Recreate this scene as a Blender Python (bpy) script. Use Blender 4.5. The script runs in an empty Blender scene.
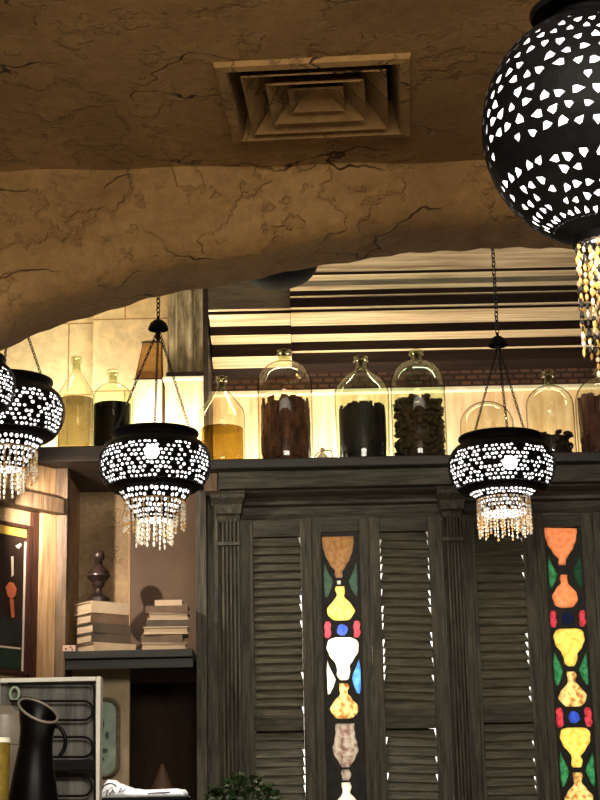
import bpy, bmesh, math, random
from mathutils import Vector, Matrix
random.seed(11)
PI = math.pi
scn = bpy.context.scene
COL = scn.collection

# ------------------------------------------------------------------ camera
F = 1650.0
CAM = Vector((0, 0, 1.25))
PITCH, ROLL = math.atan(0.27), math.radians(1.2)
RM = Matrix.Rotation(PI/2 + PITCH, 3, 'X') @ Matrix.Rotation(-ROLL, 3, 'Z')
cd = bpy.data.cameras.new('camera')
cam = bpy.data.objects.new('camera', cd)
COL.objects.link(cam)
cam.matrix_world = Matrix.Translation(CAM) @ RM.to_4x4()
cd.sensor_fit = 'VERTICAL'
cd.sensor_height = 36.0
cd.lens = F * 36.0 / 800.0
cd.clip_start = 0.05
scn.camera = cam

def ray(px, py):
    return RM @ Vector(((px-300)/F, (400-py)/F, -1))
def at(px, py, Y):
    d = ray(px, py)
    return CAM + d * ((Y-CAM.y)/d.y)
def hitp(px, py, P, N):
    d = ray(px, py)
    return CAM + d * ((P-CAM).dot(N)/d.dot(N))
def zat(py, Y, px=300):
    return at(px, py, Y).z
def xat(px, py, Y):
    return at(px, py, Y).x

# ------------------------------------------------------------------ materials
def lin(c):
    return tuple(((v/255)/12.92 if v/255 <= .04045 else ((v/255+.055)/1.055)**2.4) for v in c) + (1,)
def newmat(name):
    m = bpy.data.materials.new(name); m.use_nodes = True
    nt = m.node_tree; nt.nodes.clear()
    out = nt.nodes.new('ShaderNodeOutputMaterial')
    return m, nt, out
def N(nt, t, **kw):
    n = nt.nodes.new(t)
    for k, v in kw.items():
        if k in n.inputs: n.inputs[k].default_value = v
        else: setattr(n, k, v)
    return n
def ramp(nt, fac, stops):
    r = nt.nodes.new('ShaderNodeValToRGB')
    el = r.color_ramp.elements
    while len(el) < len(stops): el.new(.5)
    for e, (p, c) in zip(el, stops): e.position = p; e.color = c
    nt.links.new(fac, r.inputs[0])
    return r.outputs[0]
def g(v): return (v, v, v, 1)

def surf(name, c1, c2, scale=6, stretch=(1, 1, 1), rough=.6, metal=0., bump=.2, detail=6, spec=.4, bdist=.01):
    m, nt, out = newmat(name)
    b = N(nt, 'ShaderNodeBsdfPrincipled', Roughness=rough, Metallic=metal)
    b.inputs['Specular IOR Level'].default_value = spec
    tc = N(nt, 'ShaderNodeTexCoord'); mp = N(nt, 'ShaderNodeMapping'); mp.inputs['Scale'].default_value = stretch
    nz = N(nt, 'ShaderNodeTexNoise', Scale=scale, Detail=detail, Roughness=.65)
    L = nt.links.new
    L(tc.outputs['Object'], mp.inputs[0]); L(mp.outputs[0], nz.inputs['Vector'])
    L(ramp(nt, nz.outputs[0], [(.3, c1), (.7, c2)]), b.inputs['Base Color'])
    if bump:
        bp = N(nt, 'ShaderNodeBump', Strength=bump, Distance=bdist)
        L(nz.outputs[0], bp.inputs['Height']); L(bp.outputs[0], b.inputs['Normal'])
    L(b.outputs[0], out.inputs[0])
    return m

def plaster(name, c1, c2, crack, rough=.75, scale=1.0, crackw=.02, bumpd=.03):
    m, nt, out = newmat(name); L = nt.links.new
    b = N(nt, 'ShaderNodeBsdfPrincipled', Roughness=rough)
    b.inputs['Specular IOR Level'].default_value = .3
    tc = N(nt, 'ShaderNodeTexCoord')
    big = N(nt, 'ShaderNodeTexNoise', Scale=1.3*scale, Detail=8, Roughness=.6)
    fine = N(nt, 'ShaderNodeTexNoise', Scale=22*scale, Detail=8, Roughness=.75)
    L(tc.outputs['Object'], big.inputs[0]); L(tc.outputs['Object'], fine.inputs[0])
    warp = N(nt, 'ShaderNodeTexNoise', Scale=1.9*scale, Detail=4, Roughness=.55)
    L(tc.outputs['Object'], warp.inputs[0])
    sc = N(nt, 'ShaderNodeVectorMath', operation='MULTIPLY'); sc.inputs[1].default_value = (.8, .8, .8)
    L(warp.outputs['Color'], sc.inputs[0])
    mp = N(nt, 'ShaderNodeMapping'); mp.inputs['Scale'].default_value = (.55, 1.3, 2.1)
    L(tc.outputs['Object'], mp.inputs[0])
    ad = N(nt, 'ShaderNodeVectorMath', operation='ADD'); L(mp.outputs[0], ad.inputs[0]); L(sc.outputs[0], ad.inputs[1])
    vo = N(nt, 'ShaderNodeTexVoronoi', feature='DISTANCE_TO_EDGE', Scale=1.5*scale)
    L(ad.outputs[0], vo.inputs['Vector'])
    line = ramp(nt, vo.outputs['Distance'], [(0, g(1)), (crackw, g(0))])
    mask = ramp(nt, warp.outputs[0], [(.46, g(0)), (.56, g(1))])
    mm = N(nt, 'ShaderNodeMath', operation='MULTIPLY'); L(line, mm.inputs[0]); L(mask, mm.inputs[1])
    base = ramp(nt, big.outputs[0], [(.32, c1), (.68, c2)])
    mx = N(nt, 'ShaderNodeMix', data_type='RGBA'); L(mm.outputs[0], mx.inputs[0]); L(base, mx.inputs[6]); mx.inputs[7].default_value = crack
    fx = N(nt, 'ShaderNodeMix', data_type='RGBA', blend_type='MULTIPLY'); fx.inputs[0].default_value = .45
    L(mx.outputs[2], fx.inputs[6]); L(ramp(nt, fine.outputs[0], [(.3, g(.35)), (.7, g(1.25))]), fx.inputs[7])
    L(fx.outputs[2], b.inputs['Base Color'])
    # height: flakes + cracks + grain
    fl = ramp(nt, big.outputs[0], [(.47, g(0)), (.49, g(.35)), (.56, g(.4)), (.57, g(.7))])
    h1 = N(nt, 'ShaderNodeMath', operation='MULTIPLY_ADD'); L(fine.outputs[0], h1.inputs[0]); h1.inputs[1].default_value = .35; L(fl, h1.inputs[2])
    h2 = N(nt, 'ShaderNodeMath', operation='MULTIPLY_ADD'); L(mm.outputs[0], h2.inputs[0]); h2.inputs[1].default_value = -1.0; L(h1.outputs[0], h2.inputs[2])
    bp = N(nt, 'ShaderNodeBump', Strength=.9, Distance=bumpd); L(h2.outputs[0], bp.inputs['Height']); L(bp.outputs[0], b.inputs['Normal'])
    L(b.outputs[0], out.inputs[0])
    return m

def brickmat(name, c1, c2, mortar, sc, bw=.5, rh=.25, ms=.02, rough=.8):
    m, nt, out = newmat(name); L = nt.links.new
    b = N(nt, 'ShaderNodeBsdfPrincipled', Roughness=rough)
    tc = N(nt, 'ShaderNodeTexCoord'); sp = N(nt, 'ShaderNodeSeparateXYZ'); cb = N(nt, 'ShaderNodeCombineXYZ')
    L(tc.outputs['Object'], sp.inputs[0]); L(sp.outputs[0], cb.inputs[0]); L(sp.outputs[2], cb.inputs[1])
    br = N(nt, 'ShaderNodeTexBrick', Scale=sc); br.inputs['Color1'].default_value = c1; br.inputs['Color2'].default_value = c2
    br.inputs['Mortar'].default_value = mortar; br.inputs['Mortar Size'].default_value = ms
    br.inputs['Brick Width'].default_value = bw; br.inputs['Row Height'].default_value = rh
    L(cb.outputs[0], br.inputs[0])
    nz = N(nt, 'ShaderNodeTexNoise', Scale=14, Detail=8, Roughness=.7); L(tc.outputs['Object'], nz.inputs[0])
    mx = N(nt, 'ShaderNodeMix', data_type='RGBA', blend_type='MULTIPLY'); mx.inputs[0].default_value = .6
    L(br.outputs[0], mx.inputs[6]); L(ramp(nt, nz.outputs[0], [(.3, g(.5)), (.65, g(1.1))]), mx.inputs[7])
    L(mx.outputs[2], b.inputs['Base Color'])
    bp = N(nt, 'ShaderNodeBump', Strength=.5, Distance=.01); L(nz.outputs[0], bp.inputs['Height']); L(bp.outputs[0], b.inputs['Normal'])
    L(b.outputs[0], out.inputs[0])
    return m

def plain(name, c, rough=.5, metal=0., spec=.5):
    m, nt, out = newmat(name)
    b = N(nt, 'ShaderNodeBsdfPrincipled', Roughness=rough, Metallic=metal)
    b.inputs['Base Color'].default_value = c; b.inputs['Specular IOR Level'].default_value = spec
    nt.links.new(b.outputs[0], out.inputs[0]); return m
def glow(name, c, s):
    m, nt, out = newmat(name)
    e = N(nt, 'ShaderNodeEmission', Strength=s); e.inputs[0].default_value = c
    nt.links.new(e.outputs[0], out.inputs[0]); return m
def thinglass(name, mid, edge, rough=.03, gl=.12):
    m, nt, out = newmat(name); L = nt.links.new
    lw = N(nt, 'ShaderNodeLayerWeight', Blend=.35)
    t = N(nt, 'ShaderNodeBsdfTransparent'); L(ramp(nt, lw.outputs['Facing'], [(.0, mid), (.5, mid), (.85, edge)]), t.inputs[0])
    s = N(nt, 'ShaderNodeBsdfGlossy', Roughness=rough); s.inputs[0].default_value = g(.9)
    mx = N(nt, 'ShaderNodeMixShader'); L(ramp(nt, lw.outputs['Facing'], [(0., g(.04)), (.6, g(gl)), (1., g(.7))]), mx.inputs[0])
    L(t.outputs[0], mx.inputs[1]); L(s.outputs[0], mx.inputs[2]); L(mx.outputs[0], out.inputs[0])
    return m
def panemat(name, c1, c2, scale=40, tr=.9):
    c1, c2 = [tuple(v**.5 for v in c[:3]) + (1,) for c in (c1, c2)]     # light crosses both faces of a pane
    m, nt, out = newmat(name); L = nt.links.new
    tc = N(nt, 'ShaderNodeTexCoord'); nz = N(nt, 'ShaderNodeTexNoise', Scale=scale, Detail=4, Roughness=.6)
    L(tc.outputs['Object'], nz.inputs[0])
    cr = ramp(nt, nz.outputs[0], [(.38, c2), (.55, c1)])
    t = N(nt, 'ShaderNodeBsdfTranslucent'); L(cr, t.inputs[0])
    d = N(nt, 'ShaderNodeBsdfPrincipled', Roughness=.15); L(cr, d.inputs['Base Color'])
    mx = N(nt, 'ShaderNodeMixShader'); mx.inputs[0].default_value = 1-tr
    L(t.outputs[0], mx.inputs[1]); L(d.outputs[0], mx.inputs[2]); L(mx.outputs[0], out.inputs[0])
    return m

M = {}
M['plaster'] = plaster('brown_cracked_plaster', lin((110, 79, 42)), lin((156, 119, 69)), lin((52, 32, 17)), crackw=.011, bumpd=.045)
M['ceilcream'] = plaster('cream_plaster', lin((206, 182, 140)), lin((232, 214, 176)), lin((150, 110, 60)), crackw=.01, bumpd=.01)
M['stone'] = brickmat('cream_stone_blocks', lin((226, 196, 140)), lin((240, 218, 168)), lin((176, 134, 84)), 1.0, .62, .4, .004)
M['nichewall'] = surf('streaked_cream_paint', lin((190, 150, 104)), lin((244, 222, 180)), 6, (3, 3, .4), .7, bump=.05)
M['bricks'] = brickmat('brown_brick_strip', lin((120, 82, 60)), lin((92, 62, 46)), lin((60, 40, 28)), 8, .5, .25, .06)
M['wood'] = surf('weathered_grey_wood', lin((34, 32, 26)), lin((103, 99, 83)), 11, (5, 5, .45), .65, bump=.8)
M['woodh'] = surf('weathered_grey_wood_rail', lin((32, 30, 24)), lin((97, 93, 78)), 11, (.45, 5, 5), .65, bump=.8)
M['slat'] = surf('grey_slat_wood', lin((54, 51, 42)), lin((124, 119, 101)), 11, (.6, 5, 9), .65, bump=.5)
M['brownwood'] = surf('brown_post_wood', lin((70, 54, 40)), lin((128, 102, 76)), 9, (5, 5, .5), .6, bump=.4)
M['jamb'] = surf('pale_jamb_wood', lin((150, 112, 76)), lin((214, 176, 130)), 8, (6, 6, .5), .6, bump=.4)
M['redwood'] = surf('red_brown_wood', lin((38, 20, 15)), lin((78, 44, 32)), 9, (5, 5, .6), .5, bump=.3)
M['darkwood'] = surf('dark_brown_wood', lin((26, 19, 14)), lin((54, 40, 29)), 7, (.6, 4, 4), .55, bump=.3)
M['greenblack'] = surf('green_black_shelf_paint', lin((22, 24, 18)), lin((48, 46, 36)), 7, (.6, 4, 4), .5, bump=.3)
M['cornshade'] = surf('cornice_shade_brown', lin((16, 9, 5)), lin((44, 27, 17)), 9, (.4, 6, 6), .7, bump=.2, spec=.12)  # shade on the upright cornice faces put into the colour
M['cornlit'] = surf('cornice_lit_cream', lin((130, 98, 64)), lin((238, 214, 172)), 8, (.22, 6, 6), .6, bump=.15)  # cream that also carries the light on the cornice soffits
M['corngrey'] = surf('cornice_grey_wood', lin((62, 54, 40)), lin((112, 98, 74)), 9, (.6, 3, 6), .6, bump=.4)
M['parch'] = plaster('alcove_tan_plaster', lin((146, 120, 92)), lin((206, 174, 132)), lin((220, 190, 140)), scale=2.2, crackw=.02, bumpd=.01)
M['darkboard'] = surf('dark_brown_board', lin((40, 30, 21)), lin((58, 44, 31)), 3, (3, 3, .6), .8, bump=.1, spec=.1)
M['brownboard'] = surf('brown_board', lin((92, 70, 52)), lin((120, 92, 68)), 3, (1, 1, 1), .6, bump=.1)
M['beigepanel'] = surf('beige_panel', lin((146, 126, 96)), lin((182, 160, 124)), 5, (1, 1, 1), .6, bump=.1)
M['marble'] = surf('veined_pilaster_stone', lin((60, 48, 36)), lin((214, 196, 156)), 10, (2.5, 2.5, .7), .4, bump=.2)
M['whitestone'] = surf('pale_plinth_stone', lin((214, 198, 160)), lin((246, 238, 212)), 9, (1, 1, 1), .6, bump=.2)
M['tan'] = surf('tan_shade', lin((150, 104, 48)), lin((196, 146, 78)), 10, (1, 1, 3), .6, bump=.2)
M['metal'] = surf('dark_pierced_metal', lin((4, 4, 4)), lin((14, 13, 13)), 14, (1, 1, 1), .55, 0, .1, 6, .06)
M['iron'] = plain('black_iron', lin((22, 19, 18)), .45, .6)
M['brass'] = surf('brass', lin((150, 110, 60)), lin((190, 150, 90)), 20, (1, 1, 1), .35, .8, .05)
M['liner'] = glow('lit_frosted_liner', (1, .96, .93, 1), 2.6)
M['linerwarm'] = glow('lit_frosted_liner_warm', (1, .93, .85, 1), 2.0)
M['lens'] = glow('glare_disc_glow', (1, .97, .93, 1), 9)  # glow of the added discs that stand for bulb glare
M['bulb'] = glow('bulb', (1, .97, .9, 1), 30)
def beadmat(name, c):
    m, nt, out = newmat(name); L = nt.links.new
    t = N(nt, 'ShaderNodeBsdfTranslucent'); t.inputs[0].default_value = c
    d = N(nt, 'ShaderNodeBsdfPrincipled', Roughness=.1); d.inputs['Base Color'].default_value = c
    mx = N(nt, 'ShaderNodeMixShader'); mx.inputs[0].default_value = .5
    L(t.outputs[0], mx.inputs[1]); L(d.outputs[0], mx.inputs[2]); L(mx.outputs[0], out.inputs[0]); return m
M['bead'] = beadmat('clear_glass_beads', (.95, .9, .8, 1))
M['beadamber'] = beadmat('amber_glass_beads', lin((228, 190, 124)))
M['beadyellow'] = beadmat('yellow_glass_beads', lin((250, 226, 130)))
M['glass'] = thinglass('clear_carboy_glass', (.93, .92, .83, 1), lin((52, 56, 30)))
M['glassgreen'] = thinglass('greenish_carboy_glass', (.84, .92, .80, 1), lin((28, 54, 34)))
M['glassneck'] = thinglass('thick_green_neck_glass', lin((236, 240, 222)), lin((120, 132, 104)), gl=.25)
M['amber'] = thinglass('amber_liquid', lin((202, 186, 128)), lin((104, 84, 40)), gl=.05)
M['smoke'] = thinglass('grey_liquid', lin((176, 170, 150)), lin((80, 76, 64)), gl=.06)
M['black'] = plain('black_liquid', lin((14, 16, 13)), .15)
M['bark'] = surf('bark', lin((30, 16, 11)), lin((112, 72, 52)), 30, (1, 1, .4), .8, bump=.5)
M['darkbark'] = surf('dark_bark', lin((8, 6, 8)), lin((40, 27, 28)), 30, (1, 1, .4), .6, bump=.5)
M['walnut'] = surf('walnut', lin((26, 16, 11)), lin((94, 66, 48)), 40, (1, 1, 1), .8, bump=.6)
M['redbark'] = surf('red_bark', lin((50, 30, 28)), lin((96, 58, 50)), 30, (1, 1, .4), .7, bump=.5)
M['lead'] = surf('black_lead_came', lin((18, 17, 15)), lin((44, 41, 35)), 20, (1, 1, 1), .6, .2, .3)
M['p_amber'] = panemat('amber_pane', lin((150, 105, 55)), lin((112, 74, 34)), 60)
M['p_yellow'] = panemat('yellow_pane', lin((252, 222, 110)), lin((216, 170, 60)), 45)
M['p_stain'] = panemat('stained_yellow_pane', lin((250, 222, 140)), lin((150, 84, 34)), 38)
M['p_white'] = panemat('white_pane', lin((250, 245, 225)), lin((235, 226, 196)), 30)
M['p_grey'] = panemat('grey_pane', lin((168, 156, 140)), lin((100, 70, 60)), 36)
M['p_orange'] = panemat('orange_pane', lin((240, 148, 98)), lin((214, 112, 66)), 45)
M['p_blue'] = panemat('blue_pane', lin((60, 90, 200)), lin((34, 54, 160)), 60)
M['p_skyblue'] = panemat('sky_blue_pane', lin((90, 160, 235)), lin((60, 120, 210)), 30)
M['p_red'] = panemat('red_pane', lin((220, 70, 84)), lin((150, 30, 44)), 60)
M['p_green'] = panemat('green_pane', lin((60, 140, 84)), lin((28, 84, 50)), 50)
M['p_dkgreen'] = panemat('dark_green_pane', lin((34, 70, 44)), lin((22, 50, 34)), 50)
M['p_dkblue'] = panemat('dark_blue_pane', lin((20, 26, 60)), lin((14, 18, 40)), 50)
M['pages'] = surf('book_pages', lin((176, 150, 122)), lin((214, 190, 160)), 12, (.5, .5, 60), .8, bump=.4)
M['c_cream'] = surf('cream_cover', lin((188, 160, 128)), lin((214, 190, 160)), 9, (1, 1, 1), .7, bump=.1)
M['c_brown'] = surf('brown_cover', lin((88, 68, 52)), lin((122, 98, 78)), 9, (1, 1, 1), .7, bump=.2)
M['c_grey'] = surf('grey_brown_cover', lin((70, 60, 48)), lin((98, 86, 70)), 9, (1, 1, 1), .7, bump=.2)
M['finial'] = surf('finial_wood', lin((20, 14, 13)), lin((58, 42, 35)), 9, (1, 1, 4), .35, bump=.1)
M['pink'] = surf('pinkish_box', lin((190, 150, 130)), lin((216, 180, 158)), 8, (1, 1, 1), .6, bump=0)
M['jug'] = surf('black_glaze', lin((3, 3, 3)), lin((8, 7, 7)), 5, (1, 1, 1), .35, 0, .05, 6, .1)
M['jugrim'] = surf('worn_glaze_rim', lin((96, 88, 80)), lin((140, 130, 118)), 9, (1, 1, 1), .4, 0, .05)
M['whiteenamel'] = surf('white_enamel', lin((190, 186, 176)), lin((222, 218, 208)), 6, (1, 1, 1), .4, bump=.05)
M['steel'] = surf('dull_steel_sheet', lin((24, 23, 22)), lin((104, 101, 95)), 4, (6, 1, .5), .45, .3, .05)
M['blackpaint'] = plain('black_paint', lin((6, 6, 6)), .7, 0, .15)
M['yellowglaze'] = surf('yellow_crackled_glass', lin((70, 58, 18)), lin((126, 106, 40)), 16, (1, 1, 1), .35, bump=.2)
M['palejar'] = surf('pale_ceramic', lin((92, 86, 76)), lin((132, 124, 110)), 6, (1, 1, 1), .4, bump=.05)
M['greenplate'] = surf('pale_green_plate', lin((98, 122, 106)), lin((152, 170, 150)), 12, (1, 1, 1), .3, bump=.1)
M['pewter'] = surf('worn_brass_frame', lin((96, 86, 72)), lin((176, 160, 134)), 12, (1, 1, 1), .35, .5, .1)
M['paper'] = surf('white_cloth', lin((236, 236, 236)), lin((252, 252, 252)), 8, (1, 1, 1), .8, bump=.1)
M['ink'] = plain('blue_black_ink', lin((24, 28, 50)), .7)
M['leaf'] = surf('dark_green_leaf', lin((24, 44, 22)), lin((70, 96, 56)), 18, (1, 1, 1), .35, bump=.1)
M['leaflight'] = surf('silver_green_leaf', lin((120, 136, 110)), lin((178, 188, 164)), 18, (1, 1, 1), .35, bump=.1)
M['terracotta'] = surf('terracotta', lin((120, 70, 46)), lin((150, 92, 62)), 10, (1, 1, 1), .8, bump=.2)
M['floor'] = surf('dark_floor_boards', lin((40, 30, 24)), lin((66, 50, 40)), 3, (6, .6, 1), .5, bump=.1)
M['sidewall'] = plaster('side_wall_plaster', lin((100, 74, 44)), lin((136, 104, 66)), lin((60, 40, 22)), bumpd=.02)
M['backwhite'] = plain('white_back_wall', lin((240, 238, 230)), .8)
M['pic_dark'] = surf('dark_picture_paint', lin((30, 24, 20)), lin((62, 44, 36)), 5, (1, 1, 1), .3, bump=.05)
M['pic_mid'] = surf('slate_picture_paint', lin((30, 32, 34)), lin((54, 54, 52)), 5, (1, 1, 1), .3, bump=.05)
M['pic_yellow'] = surf('yellow_picture_paint', lin((196, 152, 62)), lin((226, 186, 96)), 9, (1, 1, 1), .4, bump=.05)
M['pic_orange'] = surf('orange_picture_paint', lin((196, 90, 56)), lin((226, 130, 96)), 9, (1, 1, 1), .4, bump=.05)
M['pic_white'] = plain('white_picture_paint', lin((222, 204, 184)), .4)
M['pic_green'] = surf('green_picture_paint', lin((20, 36, 28)), lin((40, 60, 46)), 9, (1, 1, 1), .4, bump=.05)

# ------------------------------------------------------------------ mesh helpers
def obj(name, bm, mats, parent=None, smooth=False, root=None):
    """link bm (world coordinates) as one mesh; parts are made local to their root"""
    me = bpy.data.meshes.new(name)
    bmesh.ops.recalc_face_normals(bm, faces=bm.faces[:])
    if root is not None: bmesh.ops.translate(bm, verts=bm.verts[:], vec=-root.location)
    if smooth:
        for f in bm.faces: f.smooth = True
    bm.to_mesh(me); bm.free()
    for m in (mats if isinstance(mats, (list, tuple)) else [mats]): me.materials.append(M[m])
    o = bpy.data.objects.new(name, me); COL.objects.link(o)
    if parent is not None: o.parent = parent
    if smooth == 'auto':
        me.set_sharp_from_angle(angle=math.radians(35))
    return o
def thing(name, label, cat, loc, group=None):
    o = bpy.data.objects.new(name, None); COL.objects.link(o); o.empty_display_size = .05
    o.location = loc; o['label'] = label; o['category'] = cat
    if group: o['group'] = group
    return o
def tag(o, label, cat, group=None, kind=None):
    o['label'] = label; o['category'] = cat
    if group: o['group'] = group
    if kind: o['kind'] = kind
    return o
def struct(name, bm, mats, smooth=False):
    o = obj(name, bm, mats, smooth=smooth); o['kind'] = 'structure'; return o
def part(name, bm, mats, root, parent=None, smooth=False, label=None):
    o = obj(name, bm, mats, parent or root, smooth, root)
    if label: o['label'] = label
    return o
def BM(): return bmesh.new()
def box(bm, lo, hi, mat=0, bev=0, xf=None):
    vs = [Vector((x, y, z)) for x in (lo[0], hi[0]) for y in (lo[1], hi[1]) for z in (lo[2], hi[2])]
    t = BM() if bev else bm
    v = [t.verts.new(p) for p in vs]
    fs = [t.faces.new([v[i] for i in q]) for q in ((0, 1, 3, 2), (4, 6, 7, 5), (0, 4, 5, 1), (2, 3, 7, 6), (0, 2, 6, 4), (1, 5, 7, 3))]
    for f in fs: f.material_index = mat
    if bev:
        bmesh.ops.recalc_face_normals(t, faces=t.faces[:])
        bmesh.ops.bevel(t, geom=t.edges[:], offset=bev, segments=2, affect='EDGES', profile=.6)
        for f in t.faces: f.material_index = mat
        merge(bm, t, xf)
    elif xf is not None:
        for q in v: q.co = xf @ q.co
    return bm
def merge(bm, t, xf=None):
    if xf is not None:
        for q in t.verts: q.co = xf @ q.co
    mp = {q: bm.verts.new(q.co) for q in t.verts}
    for f in t.faces:
        try:
            nf = bm.faces.new([mp[q] for q in f.verts]); nf.material_index = f.material_index; nf.smooth = f.smooth
        except ValueError: pass
    t.free()
def lathe(bm, prof, c, seg=32, mat=0, caps=True, xf=None):
    rings = []
    for r, z in prof:
        if r < 1e-5: rings.append([bm.verts.new((c[0], c[1], c[2]+z))])
        else: rings.append([bm.verts.new((c[0]+r*math.cos(2*PI*k/seg), c[1]+r*math.sin(2*PI*k/seg), c[2]+z)) for k in range(seg)])
    for a, b in zip(rings, rings[1:]):
        for k in range(seg):
            k2 = (k+1) % seg
            if len(a) == 1 and len(b) == 1: continue
            if len(a) == 1: f = bm.faces.new((a[0], b[k2], b[k]))
            elif len(b) == 1: f = bm.faces.new((a[k], a[k2], b[0]))
            else: f = bm.faces.new((a[k], a[k2], b[k2], b[k]))
            f.material_index = mat
    if caps:
        for rg in (rings[0], rings[-1]):
            if len(rg) > 2: bm.faces.new(rg).material_index = mat
    if xf is not None:
        for rg in rings:
            for v in rg: v.co = xf @ v.co
    return bm
def tube(bm, pts, r, seg=8, mat=0, closed=False, caps=True):
    pts = [Vector(p) for p in pts]; n = len(pts); rings = []
    up = Vector((0, 0, 1)); prev = None
    for i, p in enumerate(pts):
        a = pts[(i-1) % n] if (closed or i > 0) else p
        b = pts[(i+1) % n] if (closed or i < n-1) else p
        d = (b-a).normalized()
        s = prev if prev is not None else (Vector((1, 0, 0)) if abs(d.z) > .9 else up)
        s = (s - d*s.dot(d)).normalized() if (s - d*s.dot(d)).length > 1e-4 else d.orthogonal().normalized()
        prev = s; t = d.cross(s)
        rr = r[i] if isinstance(r, (list, tuple)) else r
        rings.append([bm.verts.new(p + (s*math.cos(2*PI*k/seg) + t*math.sin(2*PI*k/seg))*rr) for k in range(seg)])
    m = n if closed else n-1
    for i in range(m):
        a, b = rings[i], rings[(i+1) % n]
        for k in range(seg):
            bm.faces.new((a[k], a[(k+1) % seg], b[(k+1) % seg], b[k])).material_index = mat
    if not closed and caps:
        bm.faces.new(rings[0]).material_index = mat; bm.faces.new(rings[-1]).material_index = mat
    return bm
def prism(bm, poly, depth, frame, mat=0):
    """poly of (u, v); frame(u, v, w) -> world; from w=0 to w=depth"""
    a = [bm.verts.new(frame(u, v, 0)) for u, v in poly]; b = [bm.verts.new(frame(u, v, depth)) for u, v in poly]
    n = len(poly); fs = [bm.faces.new(a), bm.faces.new(b)]
    for i in range(n): fs.append(bm.faces.new((a[i], a[(i+1) % n], b[(i+1) % n], b[i])))
    for f in fs: f.material_index = mat
    return bm
def extrude_x(bm, prof, x0, x1, mats=None, back=None):
    """prof: list of (y, z); swept in x, closed through back y"""
    pts = list(prof); n0 = len(pts)
    if back is not None: pts += [(back, prof[-1][1]), (back, prof[0][1])]
    a = [bm.verts.new((x0, y, z)) for y, z in pts]; b = [bm.verts.new((x1, y, z)) for y, z in pts]
    n = len(pts)
    for i in range(n):
        f = bm.faces.new((a[i], a[(i+1) % n], b[(i+1) % n], b[i]))
        f.material_index = mats[i] if mats and i < len(mats) else 0
    bm.faces.new(a); bm.faces.new(b)
    return bm
def smoothline(pts, n=6):
    out = []
    for i in range(len(pts)-1):
        p0 = Vector(pts[max(i-1, 0)]); p1 = Vector(pts[i]); p2 = Vector(pts[i+1]); p3 = Vector(pts[min(i+2, len(pts)-1)])
        for k in range(n):
            t = k/n
            out.append(.5*((2*p1) + (p2-p0)*t + (2*p0-5*p1+4*p2-p3)*t*t + (3*p1-p0-3*p2+p3)*t**3))
    out.append(Vector(pts[-1])); return out

# ------------------------------------------------------------------ setting
ZC = 3.80
b = BM(); box(b, (-3.6, -1.5, -.1), (3.6, 9.1, 0)); struct('floor', b, 'floor')
b = BM(); box(b, (-3.7, -1.5, 0), (-3.6, 9.1, 4.4)); struct('wall_left', b, 'sidewall')
b = BM(); box(b, (3.6, -1.5, 0), (3.7, 9.1, 4.4)); struct('wall_right', b, 'sidewall')
b = BM(); box(b, (-3.6, 9.0, 0), (3.6, 9.1, 4.4)); struct('wall_back', b, 'backwhite')

# ceiling vent position
vc = (hitp(226, 98, Vector((0, 0, ZC)), Vector((0, 0, 1))) + hitp(408, 94, Vector((0, 0, ZC)), Vector((0, 0, 1))))/2
vw = abs(hitp(400, 57, Vector((0, 0, ZC)), Vector((0, 0, 1))).x - hitp(212, 60, Vector((0, 0, ZC)), Vector((0, 0, 1))).x)/2
VY = hitp(318, 58, Vector((0, 0, ZC)), Vector((0, 0, 1))).y, hitp(318, 136, Vector((0, 0, ZC)), Vector((0, 0, 1))).y
vc.y = sum(VY)/2
VROT = Matrix.Translation((vc.x, vc.y, ZC)) @ Matrix.Rotation(math.radians(-3.5), 4, 'Z')
hw, hd = vw*1.04, (VY[1]-VY[0])/2
beamY = hitp(300, 165, Vector((0, 0, ZC)), Vector((0, 0, 1))).y
beamB = beamY + .40
# ceiling with the vent opening
b = BM()
hole = [(-hw*.93, -hd*.93), (hw*.93, -hd*.93), (hw*.93, hd*.93), (-hw*.93, hd*.93)]
inn = [b.verts.new(VROT @ Vector((x, y, 0))) for x, y in hole]
outp = [b.verts.new((x, y, ZC)) for x, y in ((-3.6, -1.5), (3.6, -1.5), (3.6, beamY+.2), (-3.6, beamY+.2))]
inu = [b.verts.new(v.co + Vector((0, 0, .3))) for v in inn]
for i in range(4):
    j = (i+1) % 4
    b.faces.new((outp[i], outp[j], inn[j], inn[i])); b.faces.new((inn[i], inn[j], inu[j], inu[i]))
struct('ceiling', b, 'plaster')

# arched plaster beam
arc_px = [(-330, 560), (-250, 500), (-160, 445), (-60, 388), (0, 353), (40, 335), (80, 321), (120, 309), (160, 298), (210, 288.5), (260, 280), (310, 269.5), (360, 261.5), (400, 256.5), (440, 253), (480, 251), (520, 250), (560, 249.5), (610, 251), (680, 255), (760, 266), (860, 287)]
lower = [(at(px, py, beamB).x, at(px, py, beamB).z) for px, py in arc_px]
low = smoothline([(x, z, 0) for x, z in lower], 4)
b = BM()
cs = []
R = .13
for k in range(len(low)):
    x, z = low[k].x, low[k].y
    wob = .008*math.sin(k*1.7) + .006*math.sin(k*.61+1)
    ring = [(beamY + .012*math.sin(k*.5), 4.5)]
    top = ZC+.002
    nseg = 5
    for s in range(nseg+1):
        ring.append((beamY + .012*math.sin(k*.5+s), top + (z+R-top)*s/nseg))
    for s in range(1, 7):
        a = s/6*PI/2
        ring.append((beamY + R - R*math.cos(a), z + R - R*math.sin(a) + wob*(s/6)))
    ring.append(((beamY+beamB)/2+.05, z+wob)); ring.append((beamB-.02, z+wob*.5)); ring.append((beamB, z+.02)); ring.append((beamB, 4.5))
    cs.append([b.verts.new((x, y, zz)) for y, zz in ring])
for a, c in zip(cs, cs[1:]):
    for i in range(len(a)-1): b.faces.new((a[i], a[i+1], c[i+1], c[i]))
struct('wall_arch', b, 'plaster', smooth='auto')

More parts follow.
